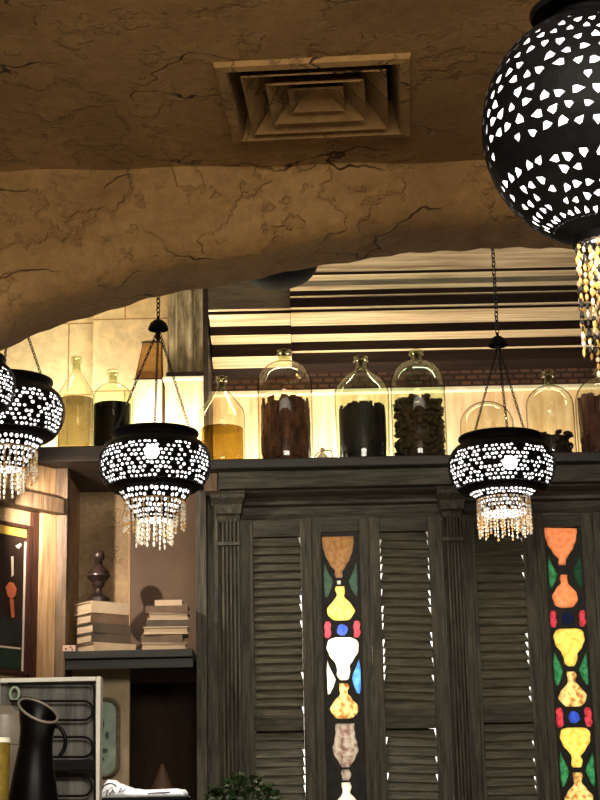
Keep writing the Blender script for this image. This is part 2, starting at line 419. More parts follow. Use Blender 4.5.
# ------------------------------------------------------------------ back room levels
YF = 8.0                               # front plane of the shutter screen
YS = 7.70                              # front edge of bottle shelf
ZS = zat(457.5, YS)                    # top of bottle shelf
YW = 8.38                              # niche wall
ZCB = 4.35                             # cream ceiling behind the arch
b = BM(); box(b, (-3.6, beamB+.001, ZCB), (3.6, 9.0, ZCB+.1)); struct('ceiling_back', b, 'ceilcream')
xc = at(209, 400, YW).x               # niche corner
b = BM(); box(b, (xc, YW, ZS-.05), (3.6, YW+.1, ZCB)); struct('wall_niche', b, 'nichewall')
b = BM(); box(b, (xc+.012, YW-.05, zat(393.5, YW-.05)), (3.55, YW-.001, zat(389.5, YW-.05)), bev=.004); struct('trim_1', b, 'whitestone')
b = BM(); box(b, (xc+.012, YW-.03, zat(389.3, YW-.03)), (3.55, YW-.001, zat(370, YW-.03))); struct('trim_2', b, 'bricks')
# cornices: (row, depth) from the bottom up; material of the band above each vertex: 0 shaded brown 1 lit cream 2 grey
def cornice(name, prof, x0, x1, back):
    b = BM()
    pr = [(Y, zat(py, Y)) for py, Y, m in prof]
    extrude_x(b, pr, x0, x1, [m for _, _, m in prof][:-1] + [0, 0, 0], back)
    return struct(name, b, ['cornshade', 'cornlit', 'corngrey'])
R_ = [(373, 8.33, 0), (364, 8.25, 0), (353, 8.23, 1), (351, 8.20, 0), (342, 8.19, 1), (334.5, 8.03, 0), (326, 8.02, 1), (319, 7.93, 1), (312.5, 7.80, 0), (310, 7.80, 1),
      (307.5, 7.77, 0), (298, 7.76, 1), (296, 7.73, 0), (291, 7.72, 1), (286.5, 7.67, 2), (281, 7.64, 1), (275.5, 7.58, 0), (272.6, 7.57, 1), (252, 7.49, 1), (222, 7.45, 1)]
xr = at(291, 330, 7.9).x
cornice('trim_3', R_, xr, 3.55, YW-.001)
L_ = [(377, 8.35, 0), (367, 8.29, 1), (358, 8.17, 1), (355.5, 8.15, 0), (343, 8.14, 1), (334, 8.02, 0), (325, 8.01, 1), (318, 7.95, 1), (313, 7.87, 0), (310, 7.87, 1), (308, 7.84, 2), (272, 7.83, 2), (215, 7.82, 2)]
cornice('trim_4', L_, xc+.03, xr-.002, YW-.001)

# left niche: stone wall, its two bays
YL = 8.50
zbase_l = zat(446, 7.62, 70)
b = BM(); box(b, (-3.6, YL, 0), (at(94, 380, YL).x, YL+.1, ZCB)); struct('wall_left_niche', b, 'stone')
b = BM(); box(b, (at(94, 380, YL).x, YL-.06, zbase_l-.1), (xc+.1, YL+.1, ZCB)); struct('wall_corner_niche', b, 'stone')
b = BM(); box(b, (at(204.5, 360, 8.1).x, 8.0, ZS), (xc+.02, YL-.061, ZCB)); struct('trim_5', b, 'darkwood')

# ------------------------------------------------------------------ bottle shelf over the screen
x0, x1 = at(198.7, 470, YS).x, 3.4
rt = shelf_root = thing('bottle_shelf', 'long dark wooden shelf over the shutters carrying the big glass bottles', 'shelf', (0, YF, zat(520, YF)))
b = BM(); box(b, (x0, YS, zat(467, YS)), (x1, YW-.002, ZS), bev=.006); part('shelf_board', b, 'greenblack', rt)
b = BM(); box(b, (at(218, 470, YS).x, YS+.07, zat(487, YS+.07)), (x1, YF+.06, zat(467, YS)-.001)); part('fascia', b, 'woodh', rt)
zt = zat(487, YS+.07)-.001
pf = [(YF-.005, zat(519, YF)), (YF-.02, zat(514, YF-.02)), (YF-.02, zat(507, YF-.02)), (YF-.06, zat(504, YF-.06)), (YF-.06, zat(501, YF-.06)), (YF-.09, zat(497, YF-.09)), (YF-.15, zat(493, YF-.15)), (YF-.17, zat(491, YF-.17)), (YF-.17, zt)]
for pa_, pb_ in ((None, 212.5), (244.5, 441.5), (468.5, None)):
    b = BM(); extrude_x(b, pf, at(pa_, 620, YF).x if pa_ else x0+.09, at(pb_, 620, YF).x if pb_ else x1, None, YF+.06); part('crown_moulding', b, 'woodh', rt)
for pa_, pb_ in ((212.5, 244.5), (441.5, 468.5)):
    b = BM(); box(b, (at(pa_, 620, YF).x+.0005, YF-.0045, zat(519, YF)), (at(pb_, 620, YF).x-.0005, YF+.06, zt)); part('backing_board', b, 'woodh', rt)
# the dark shelf over the alcove
lx0, lx1 = at(26, 455, 7.62).x, x0-.004
zl = zbase_l
rt = thing('alcove_shelf', 'dark brown shelf over the book alcove carrying two glass bottles', 'shelf', (lx0, 7.62, zl-.1))
zlb = zat(461, 7.62, 90)
b = BM(); box(b, (lx0, 7.62, zlb), (lx1, YL-.062, zl), bev=.006); part('shelf_board', b, 'darkwood', rt)
b = BM(); box(b, (x0+.02, 7.78, zat(486, 7.66, 205)), (x0+.085, 7.88, zat(467, YS)-.001), bev=.005); part('bracket', b, 'brownwood', shelf_root)

# ------------------------------------------------------------------ screen: posts, pilasters, shutters, glass panels
ZT = zat(519.5, YF)                     # top of the doors
def X(px): return at(px, 620, YF).x
b = BM(); box(b, (X(197), YF-.06, 0), (X(207.5), YF+.30, zat(487, YF-.1)), bev=.004); struct('trim_6', b, 'wood')
b = BM(); box(b, (X(208.3), YF-.03, 0), (X(219), YF+.05, zat(489, YF-.1)), bev=.004); struct('trim_7', b, 'wood')
b = BM(); box(b, (X(465), YF-.035, 0), (X(474.6), YF+.05, ZT-.001), bev=.004); struct('trim_8', b, 'wood')
def pilaster(pa, pb, label):
    xa, xb = X(pa)+.002, X(pb)-.001; w = xb-xa
    rt = thing('pilaster', label, 'pilaster', ((xa+xb)/2, YF-.05, 0), 'fluted pilasters of the shutter screen')
    b = BM(); box(b, (xa-.0005, YF-.09, 0), (xb+.0005, YF+.02, .35), bev=.006); part('base', b, 'wood', rt)
    zc = zat(519, YF-.08)
    n = 5; prof = [(xa, YF+.02)]
    fw = w/(n*2+1)
    pts = [(xa, YF+.02), (xa, YF-.06)]
    for k in range(n):
        s = xa + fw*(2*k+1)
        for t in range(1, 6):
            a = t/6*PI
            pts.append((s + fw*(1-math.cos(a))/2, YF-.06+.016*math.sin(a)))
        pts.append((s+fw, YF-.06)); 
        if k < n-1: pts.append((s+2*fw-1e-4, YF-.06))
    pts += [(xb, YF-.06), (xb, YF+.02)]
    b = BM(); prism(b, pts, 1, lambda u, v, t: Vector((u, v, .351 + t*(zc-.352)))); part('shaft', b, 'wood', rt)
    b = BM(); z5 = zat(541, YF-.08); box(b, (xa-.006, YF-.072, z5-.012), (xb+.006, YF-.052, z5+.006), bev=.003); part('necking_band', b, 'wood', rt)
    cz = [(zat(519, YF-.1), 0), (zat(514, YF-.1), .008), (zat(512, YF-.1), .02), (zat(504, YF-.1), .028), (zat(499, YF-.1), .05), (zat(496, YF-.1), .052), (zt-.002, .06)]
    b = BM(); rings = []
    for z, e in cz:
        rings.append([b.verts.new(p) for p in ((xa-e*.6, YF-.006, z), (xb+e*.6, YF-.006, z), (xb+e*.6, YF-.065-e*2.2, z), (xa-e*.6, YF-.065-e*2.2, z))])
    for p, q in zip(rings, rings[1:]):
        for i in range(4): b.faces.new((p[i], p[(i+1) % 4], q[(i+1) % 4], q[i]))
    b.faces.new(rings[0]); b.faces.new(rings[-1])
    part('capital', b, 'wood', rt)
pilaster(219, 240.8, 'fluted dark wooden pilaster with capital at the alcove end of the screen')
pilaster(445.5, 464.5, 'fluted dark wooden pilaster with capital below the single pierced lantern')

def shutter(pa, pb, oa, ob, rows, label, tilt=0., leaks=((1, 1),), seed=0):
    """rows: pixel rows of (upper louvre top, upper bottom, lower top)"""
    rnd = random.Random(seed)
    xa, xb, xo, xp = X(pa), X(pb), X(oa), X(ob)
    y0, y1 = YF-.026, YF+.026
    zu, zm, zl_ = zat(rows[0], YF), zat(rows[1], YF), zat(rows[2], YF)
    zlow = .55; zb = .06; ztop = ZT-.0015
    rt = thing('louvred_shutter', label, 'shutter', ((xa+xb)/2, YF, zb), 'louvred shutters of the screen')
    for s in ((xa, xo), (xp, xb)):
        b = BM(); box(b, (s[0], y0, zb), (s[1], y1, ztop), bev=.003); part('stile', b, 'wood', rt)
    for s in ((zu, ztop-.001), (zl_, zm), (zb+.001, zlow)):
        b = BM(); box(b, (xo+.0005, y0+.002, s[0]), (xp-.0005, y1-.002, s[1]), bev=.003); part('rail', b, 'woodh', rt)
    pitch = .0405
    for (lo, hi, nm) in ((zm, zu, 'upper'), (zlow, zl_, 'lower')):
        b = BM(); n = int((hi-lo)/pitch); p = (hi-lo)/n
        for k in range(n):
            zc = lo + (k+.5)*p
            fa = fb = .0001
            if zc > 1.2:
                if leaks[0] and rnd.random() < leaks[0]: fa = rnd.uniform(.0022, .0048)
                if leaks[1] and rnd.random() < leaks[1]: fb = rnd.uniform(.0022, .0048)
            a = math.radians(49 + rnd.uniform(-5, 4))
            tl = tilt + rnd.uniform(-.008, .008)
            xf = Matrix.Translation(((xo+xp)/2, YF, zc)) @ Matrix.Rotation(-tl, 4, 'Y') @ Matrix.Rotation(a, 4, 'X')
            hl = (xp-xo)/2
            t = BM(); box(t, (-hl+.0001, -.031, -.0035), (hl-.0001, .031, .0035))
            for v in t.verts:                                   # back corners cut in so dots of light leak through
                if v.co.y > 0: v.co.x += 2.6*fa if v.co.x < 0 else -2.6*fb
            merge(b, t, xf)
        o = part('slats', b, 'slat', rt)
shutter(240.6, 313, 254, 302, (537, 715, 731), 'louvred shutter beside the fluted pilaster at the alcove end', 0., (.0, .5), 3)
shutter(371.3, 445.2, 382, 431.5, (534, 711, 731), 'louvred shutter between the brightly lit glass panel and a pilaster', -.045, (.6, .6), 5)
shutter(474.8, 539.8, 478.5, 527, (534, 709, 727), 'louvred shutter under the single pierced lantern, next to the orange goblet panel', .0, (.0, .45), 8)

def sil(pts, n=5):
    """mirror a half outline [(halfwidth, row)] from top to bottom, smoothed"""
    s = smoothline([(p[0], p[1], 0) for p in pts], n)
    return [(v.x, v.y) for v in s] + [(-v.x, v.y) for v in reversed(s)]
GOB = [(17, 0), (17, 8), (14, 20), (8, 31), (4, 36), (4.3, 40), (3.2, 43)]
FLASK = [(4.5, 0), (5.2, 4), (4.2, 8), (4.5, 11), (9, 16), (14.5, 23), (14.2, 28), (9, 34), (4, 35)]
INV = [(8, 0), (15, 3), (17, 10), (15, 17), (10, 24), (7, 29), (7, 36), (5.5, 41), (3, 43)]
LEAFL = [(-5, 1), (-2.5, 8), (1.5, 16), (3.2, 21), (1, 28), (-2.5, 35), (-5, 36), (-6, 30), (-6.2, 12)]
CAP = [(2.2, 0), (3.6, 4), (3.2, 8), (3.6, 13), (2, 17)]
def disc(r, n=20): return [(r*math.cos(2*PI*k/n), r*math.sin(2*PI*k/n)) for k in range(n)]
def glass_panel(pa, pb, ga, gb, c_line, panes, label, group):
    """panes: (name label, outline [(du, dv) px], centre px dx from the axis, row, material)"""
    xa, xb, xo, xp = X(pa), X(pb), X(ga), X(gb)
    y0, y1 = YF-.02, YF+.02; ztop = ZT-.0015; zb = .06
    zgt = zat(533, YF)
    cx = (xo+xp)/2
    rt = thing('stained_glass_panel', label, 'stained glass panel', ((xa+xb)/2, YF, zb), group)
    for s in ((xa, xo), (xp, xb)):
        b = BM(); box(b, (s[0], y0, zb), (s[1], y1, ztop), bev=.003); part('stile', b, 'wood', rt)
    b = BM(); box(b, (xo+.0005, y0+.002, zgt), (xp-.0005, y1-.002, ztop-.001), bev=.003); part('rail', b, 'woodh', rt)
    b = BM(); box(b, (xo+.0005, y0+.002, zb+.001), (xp-.0005, y1-.002, .5), bev=.003); part('rail', b, 'woodh', rt)
    S = (at(400, 620, YF).x - at(300, 620, YF).x)/100
    holes = []
    for lab, poly, dx, row, mat in panes:
        zr = zat(row, YF)
        pts = [(cx + (dx+u*.95+.35*math.sin(v*.7+row))*S, zr - v*S*1.0) for u, v in poly]
        if min(p[1] for p in pts) < .52: continue
        b = BM(); prism(b, pts, .005, lambda u, v, w: Vector((u, YF-.004+w, v)))
        part('pane', b, mat, rt, label=lab)
        mx = sum(p[0] for p in pts)/len(pts); mz = sum(p[1] for p in pts)/len(pts)
        holes.append([(mx+(p[0]-mx)*.985, mz+(p[1]-mz)*.985) for p in pts])
    cu = bpy.data.curves.new('lead', 'CURVE'); cu.dimensions = '2D'; cu.fill_mode = 'BOTH'; cu.extrude = .005
    for pts in [[(xo+.0002, .5002), (xp-.0002, .5002), (xp-.0002, zgt-.0002), (xo+.0002, zgt-.0002)]] + holes:
        sp = cu.splines.new('POLY'); sp.points.add(len(pts)-1); sp.use_cyclic_u = True
        for q, p in zip(sp.points, pts): q.co = (p[0], p[1], 0, 1)
    tmp = bpy.data.objects.new('tmp', cu); COL.objects.link(tmp)
    dg = bpy.context.evaluated_depsgraph_get()
    me = bpy.data.meshes.new_from_object(tmp.evaluated_get(dg))
    bpy.data.objects.remove(tmp)
    b = BM(); b.from_mesh(me); bpy.data.meshes.remove(me)
    for v in b.verts: v.co = Vector((v.co.x, YF+.002 + v.co.z*1.6, v.co.y))
    part('lead_came', b, 'lead', rt)
P1 = [('amber goblet pane', sil(GOB), -2, 537, 'p_amber'), ('small white pane', [(-2, 0), (2, 0), (2, 4), (-2, 4)], -2, 581.5, 'p_white'),
      ('dark green side pane', LEAFL, -11, 563, 'p_dkgreen'), ('dark green side pane', [(-u, v) for u, v in LEAFL], 11, 562, 'p_dkgreen'),
      ('yellow flask pane', sil(FLASK), -1, 587, 'p_yellow'), ('blue round pane', disc(6), 0, 631, 'p_blue'),
      ('red side pane', sil(CAP), -14.5, 622, 'p_red'), ('red side pane', sil(CAP), 14.5, 622, 'p_red'),
      ('glaring white flask pane', sil(INV), 0, 638, 'p_white'), ('cream side pane', LEAFL, -11, 659, 'p_white'), ('sky blue side pane', [(-u, v) for u, v in LEAFL], 11, 659, 'p_skyblue'),
      ('half brown flask pane', sil(FLASK), 0, 684, 'p_stain'), ('grey tumbler pane', sil([(10, 0), (10.5, 12), (13, 22), (13, 28), (8, 37), (4, 43)]), 0, 724, 'p_grey'),
      ('small pale pane', sil([(3, 0), (5, 3), (4.5, 8), (3, 11)]), 0, 770, 'p_grey'), ('pale flask pane', sil(FLASK), 0, 783, 'p_white'),
      ('blue round pane', disc(6), 0, 826, 'p_blue'), ('yellow flask pane', sil(INV), 0, 834, 'p_yellow'),
      ('green side pane', LEAFL, -11, 855, 'p_green'), ('green side pane', [(-u, v) for u, v in LEAFL], 11, 855, 'p_green'), ('yellow flask pane', sil(FLASK), 0, 884, 'p_yellow'),
      ('yellow flask pane', sil(INV), 0, 930, 'p_yellow')]
glass_panel(313.02, 371, 322.5, 361.5, 0, P1, 'stained glass panel with amber goblet on top and a glaring white flask pane', 'stained glass panels')
P2 = [('orange goblet pane', sil([(17.5, 0), (18, 6), (15, 20), (8, 31), (4, 36), (4.3, 39), (3.6, 42)]), -2, 530, 'p_orange'),
      ('green side pane', LEAFL, -11, 559, 'p_green'), ('dark green side pane', [(-u, v) for u, v in LEAFL], 11, 559, 'p_dkgreen'),
      ('orange flask pane', sil([(3.5, 0), (4.2, 4), (4, 9), (8, 13), (13, 20), (13.2, 26), (10, 32), (5, 34)]), -1.5, 580, 'p_orange'),
      ('dark blue round pane', disc(6.5), 0, 624, 'p_dkblue'), ('red side pane', sil(CAP), -14.5, 616, 'p_red'), ('red side pane', sil(CAP), 14.5, 616, 'p_red'),
      ('yellow flask pane', sil([(8, 0), (14, 2), (16.5, 9), (14, 18), (9, 24), (7.5, 29), (6, 35), (3, 38)]), 0, 634, 'p_yellow'),
      ('pale green side pane', LEAFL, -11, 655, 'p_green'), ('green side pane', [(-u, v) for u, v in LEAFL], 11, 655, 'p_green'),
      ('stained yellow flask pane', sil(FLASK), 0, 677, 'p_stain'), ('blue round pane', disc(6.2), 0, 723, 'p_blue'),
      ('red side pane', sil([(u*1.1, v*1.15) for u, v in CAP]), -14, 713, 'p_red'), ('red side pane', sil([(u*1.1, v*1.15) for u, v in CAP]), 14, 713, 'p_red'),
      ('pale yellow flask pane', sil([(8, 0), (14, 2), (16, 8), (14, 16), (8, 24), (5, 28), (6, 33), (5, 38), (3, 39)]), 0, 733, 'p_yellow'),
      ('green side pane', LEAFL, -11, 755, 'p_green'), ('green side pane', [(-u, v) for u, v in LEAFL], 11, 755, 'p_green'),
      ('stained yellow flask pane', sil(FLASK), 0, 778, 'p_stain'), ('blue round pane', disc(6.2), 0, 822, 'p_blue'), ('yellow flask pane', sil(INV), 0, 832, 'p_yellow'),
      ('green side pane', LEAFL, -11, 855, 'p_green'), ('green side pane', [(-u, v) for u, v in LEAFL], 11, 855, 'p_green'), ('stained yellow flask pane', sil(FLASK), 0, 880, 'p_stain')]
glass_panel(540, 597.5, 549, 586.5, 0, P2, 'stained glass panel with an orange goblet and orange flask on top', 'stained glass panels')
b = BM(); box(b, (X(598.5), YF-.035, 0), (3.4, YF+.05, ZT-.001), bev=.004); struct('trim_9', b, 'wood')

# ------------------------------------------------------------------ alcove with books
YA = 8.32
pax, pbx = at(52.5, 600, 7.75).x, at(66, 600, 7.75).x
b = BM(); box(b, (pax, 7.75, 0), (pbx, 7.83, zlb-.001), bev=.005); struct('trim_10', b, 'brownwood')
b = BM(); box(b, (pax, YA, 0), (X(197)+.05, YA+.05, zlb-.001)); struct('wall_alcove', b, 'parch')
b = BM(); box(b, (pax, 7.831, 0), (pbx-.02, YA-.001, zlb-.001)); struct('wall_alcove_side', b, 'parch')
bx = at(131, 560, YA-.03).x; zbk_ = zat(650, 7.72, 120)
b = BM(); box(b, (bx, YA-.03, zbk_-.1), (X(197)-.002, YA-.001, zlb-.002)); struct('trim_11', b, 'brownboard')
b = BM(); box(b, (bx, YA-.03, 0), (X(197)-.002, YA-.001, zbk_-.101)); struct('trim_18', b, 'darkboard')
b = BM(); box(b, (bx-.016, YA-.035, 1.0), (bx-.001, YA-.001, zlb-.002), bev=.003); struct('trim_12', b, 'jamb')
zbk = zat(650, 7.72, 120)
rt = thing('book_shelf', 'dark green-black shelf board in the alcove carrying two piles of books', 'shelf', (at(130, 660, 7.72).x, 7.72, zat(668, 7.72, 120)))
b = BM(); box(b, (pbx+.001, 7.72, zat(658, 7.72, 120)), (X(197)-.002, YA-.036, zbk), bev=.004); part('shelf_board', b, 'greenblack', rt)
b = BM(); box(b, (pbx+.001, 7.75, zat(669, 7.75, 120)), (X(197)-.002, 7.79, zat(658, 7.72, 120)-.001), bev=.004); part('apron', b, 'greenblack', rt)

def book(px, Y, za, t, w, d, rot, cov, spine_front, label, group):
    c = Vector((xat(px, 630, Y), Y, za))
    rt = thing('book', label, 'book', c, group)
    xf = Matrix.Translation(c) @ Matrix.Rotation(math.radians(rot), 4, 'Z')
    ct = min(.005, t*.12)
    b = BM()
    box(b, (-w/2, -d/2, 0), (w/2, d/2, ct), xf=xf); box(b, (-w/2, -d/2, t-ct), (w/2, d/2, t), xf=xf)
    s = -1 if spine_front else 1
    ys = sorted((s*d/2, s*(d/2-ct)))
    box(b, (-w/2, ys[0], ct), (w/2, ys[1], t-ct), xf=xf)
    part('cover', b, cov, rt)
    b = BM()
    yy = sorted((s*(d/2-ct-.0005), -s*(d/2-.006)))
    box(b, (-w/2+.006, yy[0], ct+.0003), (w/2-.006, yy[1], t-ct-.0003), xf=xf)
    part('pages', b, 'pages', rt)
def zpx(py, px=110): return zat(py, 7.74, px)
gl = 'books piled under the turned finial'
pile1 = [(650, 640.3, 106, .23, .17, 'c_cream', True, 'cream book at the very bottom of the pile under the finial'),
         (640, 630.5, 103, .215, .155, 'c_grey', True, 'grey-brown book second from the bottom under the finial'),
         (630.2, 620.3, 103, .215, .155, 'c_grey', True, 'grey-brown book in the middle of the pile under the finial'),
         (620, 610, 102, .21, .15, 'c_brown', True, 'brown book second from the top under the finial'),
         (609.7, 598, 101, .205, .16, 'c_cream', True, 'pale book on top of the pile, carrying the finial')]
z = zbk + .0005
for i, (pa, pb, px, w, d, cv, sf, lb) in enumerate(pile1):
    t = (zpx(pb)-zpx(pa))
    book(px, 7.90, z, t, w, d, 38 + random.uniform(-3, 3), cv, sf, lb, gl); z += t + .0008
ztop1 = z
gl = 'books piled beside the dark wall shadow'
pile2 = [(650, 641.5, 164, .215, .16, 'c_cream', False, 'cream book at the very bottom of the pile beside the grey post'),
         (641, 633, 163, .195, .16, 'c_brown', True, 'brown book second from the bottom of the pile beside the grey post'),
         (632.6, 625, 166, .215, .17, 'c_cream', False, 'whitish book third from the bottom of the pile beside the grey post'),
         (624.6, 618, 167, .195, .16, 'c_grey', True, 'thin grey-brown book in the middle of the pile beside the grey post'),
         (617.6, 610.5, 168, .19, .16, 'c_cream', False, 'pale book directly under the thick brown one beside the grey post'),
         (610, 603, 168, .20, .16, 'c_brown', True, 'thick brown book second from the top beside the grey post'),
         (602.6, 596.5, 169, .13, .12, 'c_cream', True, 'small pale book on top of the pile beside the grey post')]
z = zbk + .0005
for i, (pa, pb, px, w, d, cv, sf, lb) in enumerate(pile2):
    t = (zpx(pb, 165)-zpx(pa, 165))
    book(px, 7.88, z, t, w, d, random.uniform(-1, 9), cv, sf, lb, gl); z += t + .0008
# finial
c = Vector((xat(98.5, 590, 7.86), 7.86, ztop1))
s = .0047
rt = thing('finial', 'dark turned wooden finial standing on the pile of books', 'finial', c)
b = BM(); lathe(b, [(0, 0), (11.5*s, 0), (11.5*s, 4.5*s), (9.5*s, 6*s), (6*s, 8.5*s), (4*s, 11*s), (3.4*s, 13.5*s)], c, 28); part('base', b, 'finial', rt, smooth='auto')
b = BM(); lathe(b, [(3.4*s, 13.51*s), (4.2*s, 15.5*s), (6*s, 18*s), (6.4*s, 21*s), (10*s, 24*s), (12*s, 27*s), (11.8*s, 28.5*s), (10.6*s, 29.5*s), (11*s, 31*s), (9*s, 34*s), (5*s, 38*s), (3.6*s, 40*s)], c, 28); part('urn', b, 'finial', rt, smooth='auto')
b = BM(); lathe(b, [(3.6*s, 40.01*s), (4.6*s, 41*s), (3.4*s, 42*s), (5.2*s, 44.5*s), (6.2*s, 48*s), (5.4*s, 51.5*s), (3*s, 54*s), (0, 54.6*s)], c, 28); part('knob', b, 'finial', rt, smooth='auto')
# small pink box
c = at(70.5, 650, 7.77); c.z = zbk+.0005
rt = thing('small_box', 'small pinkish box at the end of the book shelf', 'box', c)
b = BM(); box(b, (c.x-.034, 7.745, c.z), (c.x+.026, 7.80, c.z+.03), bev=.003); part('body', b, 'pink', rt)
b = BM()
for dx, dz in ((-.018, .012), (.004, .02), (.012, .009)): box(b, (c.x+dx-.004, 7.743, c.z+dz-.003), (c.x+dx+.003, 7.7455, c.z+dz+.004))
part('dark_spots', b, 'blackpaint', rt)

# lower alcove: beige panel, framed plate
YP = 7.96
b = BM(); box(b, (pbx+.001, YP, 0), (at(129.5, 730, YP).x, YP+.04, zat(669, YP, 100)), bev=.004); struct('trim_13', b, 'beigepanel')
def rrect(w, h, r, n=6):
    out = []
    for cx_, cy_, a0 in ((w-r, h-r, 0), (-w+r, h-r, 90), (-w+r, -h+r, 180), (w-r, -h+r, 270)):
        for k in range(n+1):
            a = math.radians(a0+90*k/n); out.append((cx_+r*math.cos(a), cy_+r*math.sin(a)))
    return out
pc = at(101, 738, YP)
rt = thing('framed_plate', 'pale green plate in a rounded metal frame hung behind the coil panel', 'framed plate', pc)
W_, H_ = .092, .188
b = BM(); fr = rrect(W_, H_, .06, 8); fi = rrect(W_-.02, H_-.02, .045, 8)
ft = rrect(W_-.010, H_-.010, .052, 8)
rings = []
for pl, yy in ((fr, -.001), (fr, -.018), (ft, -.026), (fi, -.016), (fi, -.004)):
    rings.append([b.verts.new((pc.x+u, YP+yy, pc.z+v)) for u, v in pl])
for p, q in zip(rings, rings[1:]):
    n = len(p)
    for i in range(n): b.faces.new((p[i], p[(i+1) % n], q[(i+1) % n], q[i]))
part('frame', b, 'pewter', rt, smooth='auto')
b = BM(); prism(b, fi, .006, lambda u, v, w: Vector((pc.x+u, YP-.008+w, pc.z+v))); part('plate', b, 'greenplate', rt)
for (u, v, w, h) in ((-.005, .06, .03, .03), (.03, .01, .012, .02), (.02, -.06, .02, .012), (.0, -.1, .025, .01)):
    b = BM(); prism(b, [(u+w*math.cos(t*PI/5)*(.7+.3*((t*7) % 3)/2), v+h*math.sin(t*PI/5)) for t in range(10)], .001, lambda uu, vv, ww: Vector((pc.x+uu, YP-.0092+ww, pc.z+vv)))
    part('dark_mark', b, 'pic_green', rt)
# dim cone in the dark corner
c = at(162, 800, 8.1); zb_ = 1.45
rt = thing('cone_shade', 'dim brown cone standing in the dark corner below the book shelf', 'lampshade', (c.x, 8.12, zb_))
zt_ = zat(764, 8.12, 160)
b = BM(); lathe(b, [(.085, 0), (.086, .006), (.006, zt_-zb_), (0, zt_-zb_)], Vector((c.x, 8.12, zb_)), 32); part('shade', b, 'brownboard', rt, smooth='auto')
rt2 = thing('corner_ledge', 'dark ledge in the lower alcove under the brown cone', 'ledge', (c.x, 8.12, 0))
b = BM(); box(b, (at(133, 780, 8.0).x, 8.0, zb_-.03), (X(197)-.004, YA-.032, zb_-.0005), bev=.003); part('board', b, 'greenblack', rt2)
b = BM(); box(b, (at(136, 780, 8.0).x, 8.04, 0), (X(197)-.02, YA-.04, zb_-.031)); part('body', b, 'greenblack', rt2)

# ------------------------------------------------------------------ angled wall with the picture
O = Vector((pax-.001, 7.76, 0)); U = Vector((-.6, -.8, 0)); NN = Vector((.8, -.6, 0))
def T(px, py): return (hitp(px, py, O, NN)-O).dot(U)
def ZZ(px, py): return hitp(px, py, O, NN).z
def fr2(t, n, z): return O + U*t + NN*n + Vector((0, 0, z))
def abox(bm, t0, t1, n0, n1, z0, z1, bev=.004):
    xf = Matrix(((U.x, NN.x, 0, O.x), (U.y, NN.y, 0, O.y), (0, 0, 1, 0), (0, 0, 0, 1)))
    box(bm, (t0, n0, z0), (t1, n1, z1), bev=bev, xf=xf)
    bmesh.ops.recalc_face_normals(bm, faces=bm.faces[:])
tj, tr = T(37.5, 600), T(31, 600)
zlin0, zlin1 = ZZ(40, 513), ZZ(40, 498)
b = BM(); abox(b, 0, 3.0, -.10, -.02, 0, zlb-.002, 0); struct('wall_angled', b, 'parch')
b = BM(); abox(b, 0, tj, -.019, .02, 0, zlin0-.001); struct('trim_14', b, 'jamb')
b = BM(); abox(b, tj+.001, tr, -.019, .005, 0, zlin0-.001); struct('trim_15', b, 'redwood')
b = BM(); abox(b, .002, 2.5, -.019, .07, zlin0, zlin1); struct('trim_16', b, 'brownwood')
b = BM(); abox(b, .002, T(28, 490), -.019, .01, zlin1+.001, zlb-.003); struct('trim_17', b, 'jamb')
tp0, tp1 = tr+.012, tr+.60
zp0, zp1 = ZZ(20, 675), ZZ(28, 526)
ctr = fr2((tp0+tp1)/2, 0, zp0)
rt = thing('picture', 'dark painting with a yellow top band in a thin dark frame', 'picture', ctr)
fw_ = .028
b = BM()
for (t0, t1, z0, z1) in ((tp0, tp0+fw_, zp0, zp1), (tp1-fw_, tp1, zp0, zp1), (tp0+fw_, tp1-fw_, zp1-fw_*.6, zp1), (tp0+fw_, tp1-fw_, zp0, zp0+fw_*.6)):
    abox(b, t0, t1, -.018, .016, z0, z1, .003)
part('frame', b, 'redwood', rt)
ti0, ti1, zi0, zi1 = tp0+fw_+.001, tp1-fw_-.001, zp0+fw_*.6+.001, zp1-fw_*.6-.001
b = BM(); abox(b, ti0, ti1, -.018, .002, zi0, zi1, 0); part('canvas', b, 'pic_dark', rt)
def flat(name, pts, mat, n, lab=None):
    b = BM(); prism(b, pts, .001, lambda u, v, w: fr2(u, n+w, v)); part(name, b, mat, rt, label=lab)
hh = zi1-zi0
flat('yellow_band', [(ti0, zi1-.04), (ti1, zi1-.04), (ti1, zi1), (ti0, zi1)], 'pic_yellow', .0022)
flat('slate_field', [(ti0+.012, zi0+.12), (ti1, zi0+.12), (ti1, zi0+.27), (ti0+.16, zi0+.27), (ti0+.09, zi0+.22), (ti0+.012, zi0+.24)], 'pic_mid', .0022)
flat('green_field', [(ti0+.02, zi0+.008), (ti1, zi0+.008), (ti1, zi0+.095), (ti0+.02, zi0+.095)], 'pic_green', .0022)
flat('pale_border', [(ti0, zi0), (ti0+.012, zi0), (ti0+.012, zi1-.06), (ti0, zi1-.06)], 'pic_white', .0024)
flat('pale_line', [(ti0+.02, zi0+.098), (ti1, zi0+.098), (ti1, zi0+.106), (ti0+.02, zi0+.106)], 'pic_white', .0024)
def pp(*a): return [(T(x, y), ZZ(x, y)) for x, y in a]
flat('orange_shape', pp((5, 587), (9, 582), (13, 583), (16, 589), (15, 595), (11, 599), (7, 596)), 'pic_orange', .0034)
flat('orange_tail', pp((9, 599), (13, 599), (14, 617), (11, 618)), 'pic_orange', .0034)
flat('white_stroke', pp((10.5, 557), (13, 556), (13, 575), (11, 577)), 'pic_white', .0034)
flat('white_fleck', pp((15, 546), (20, 543), (21, 545), (18, 549)), 'pic_white', .0034)

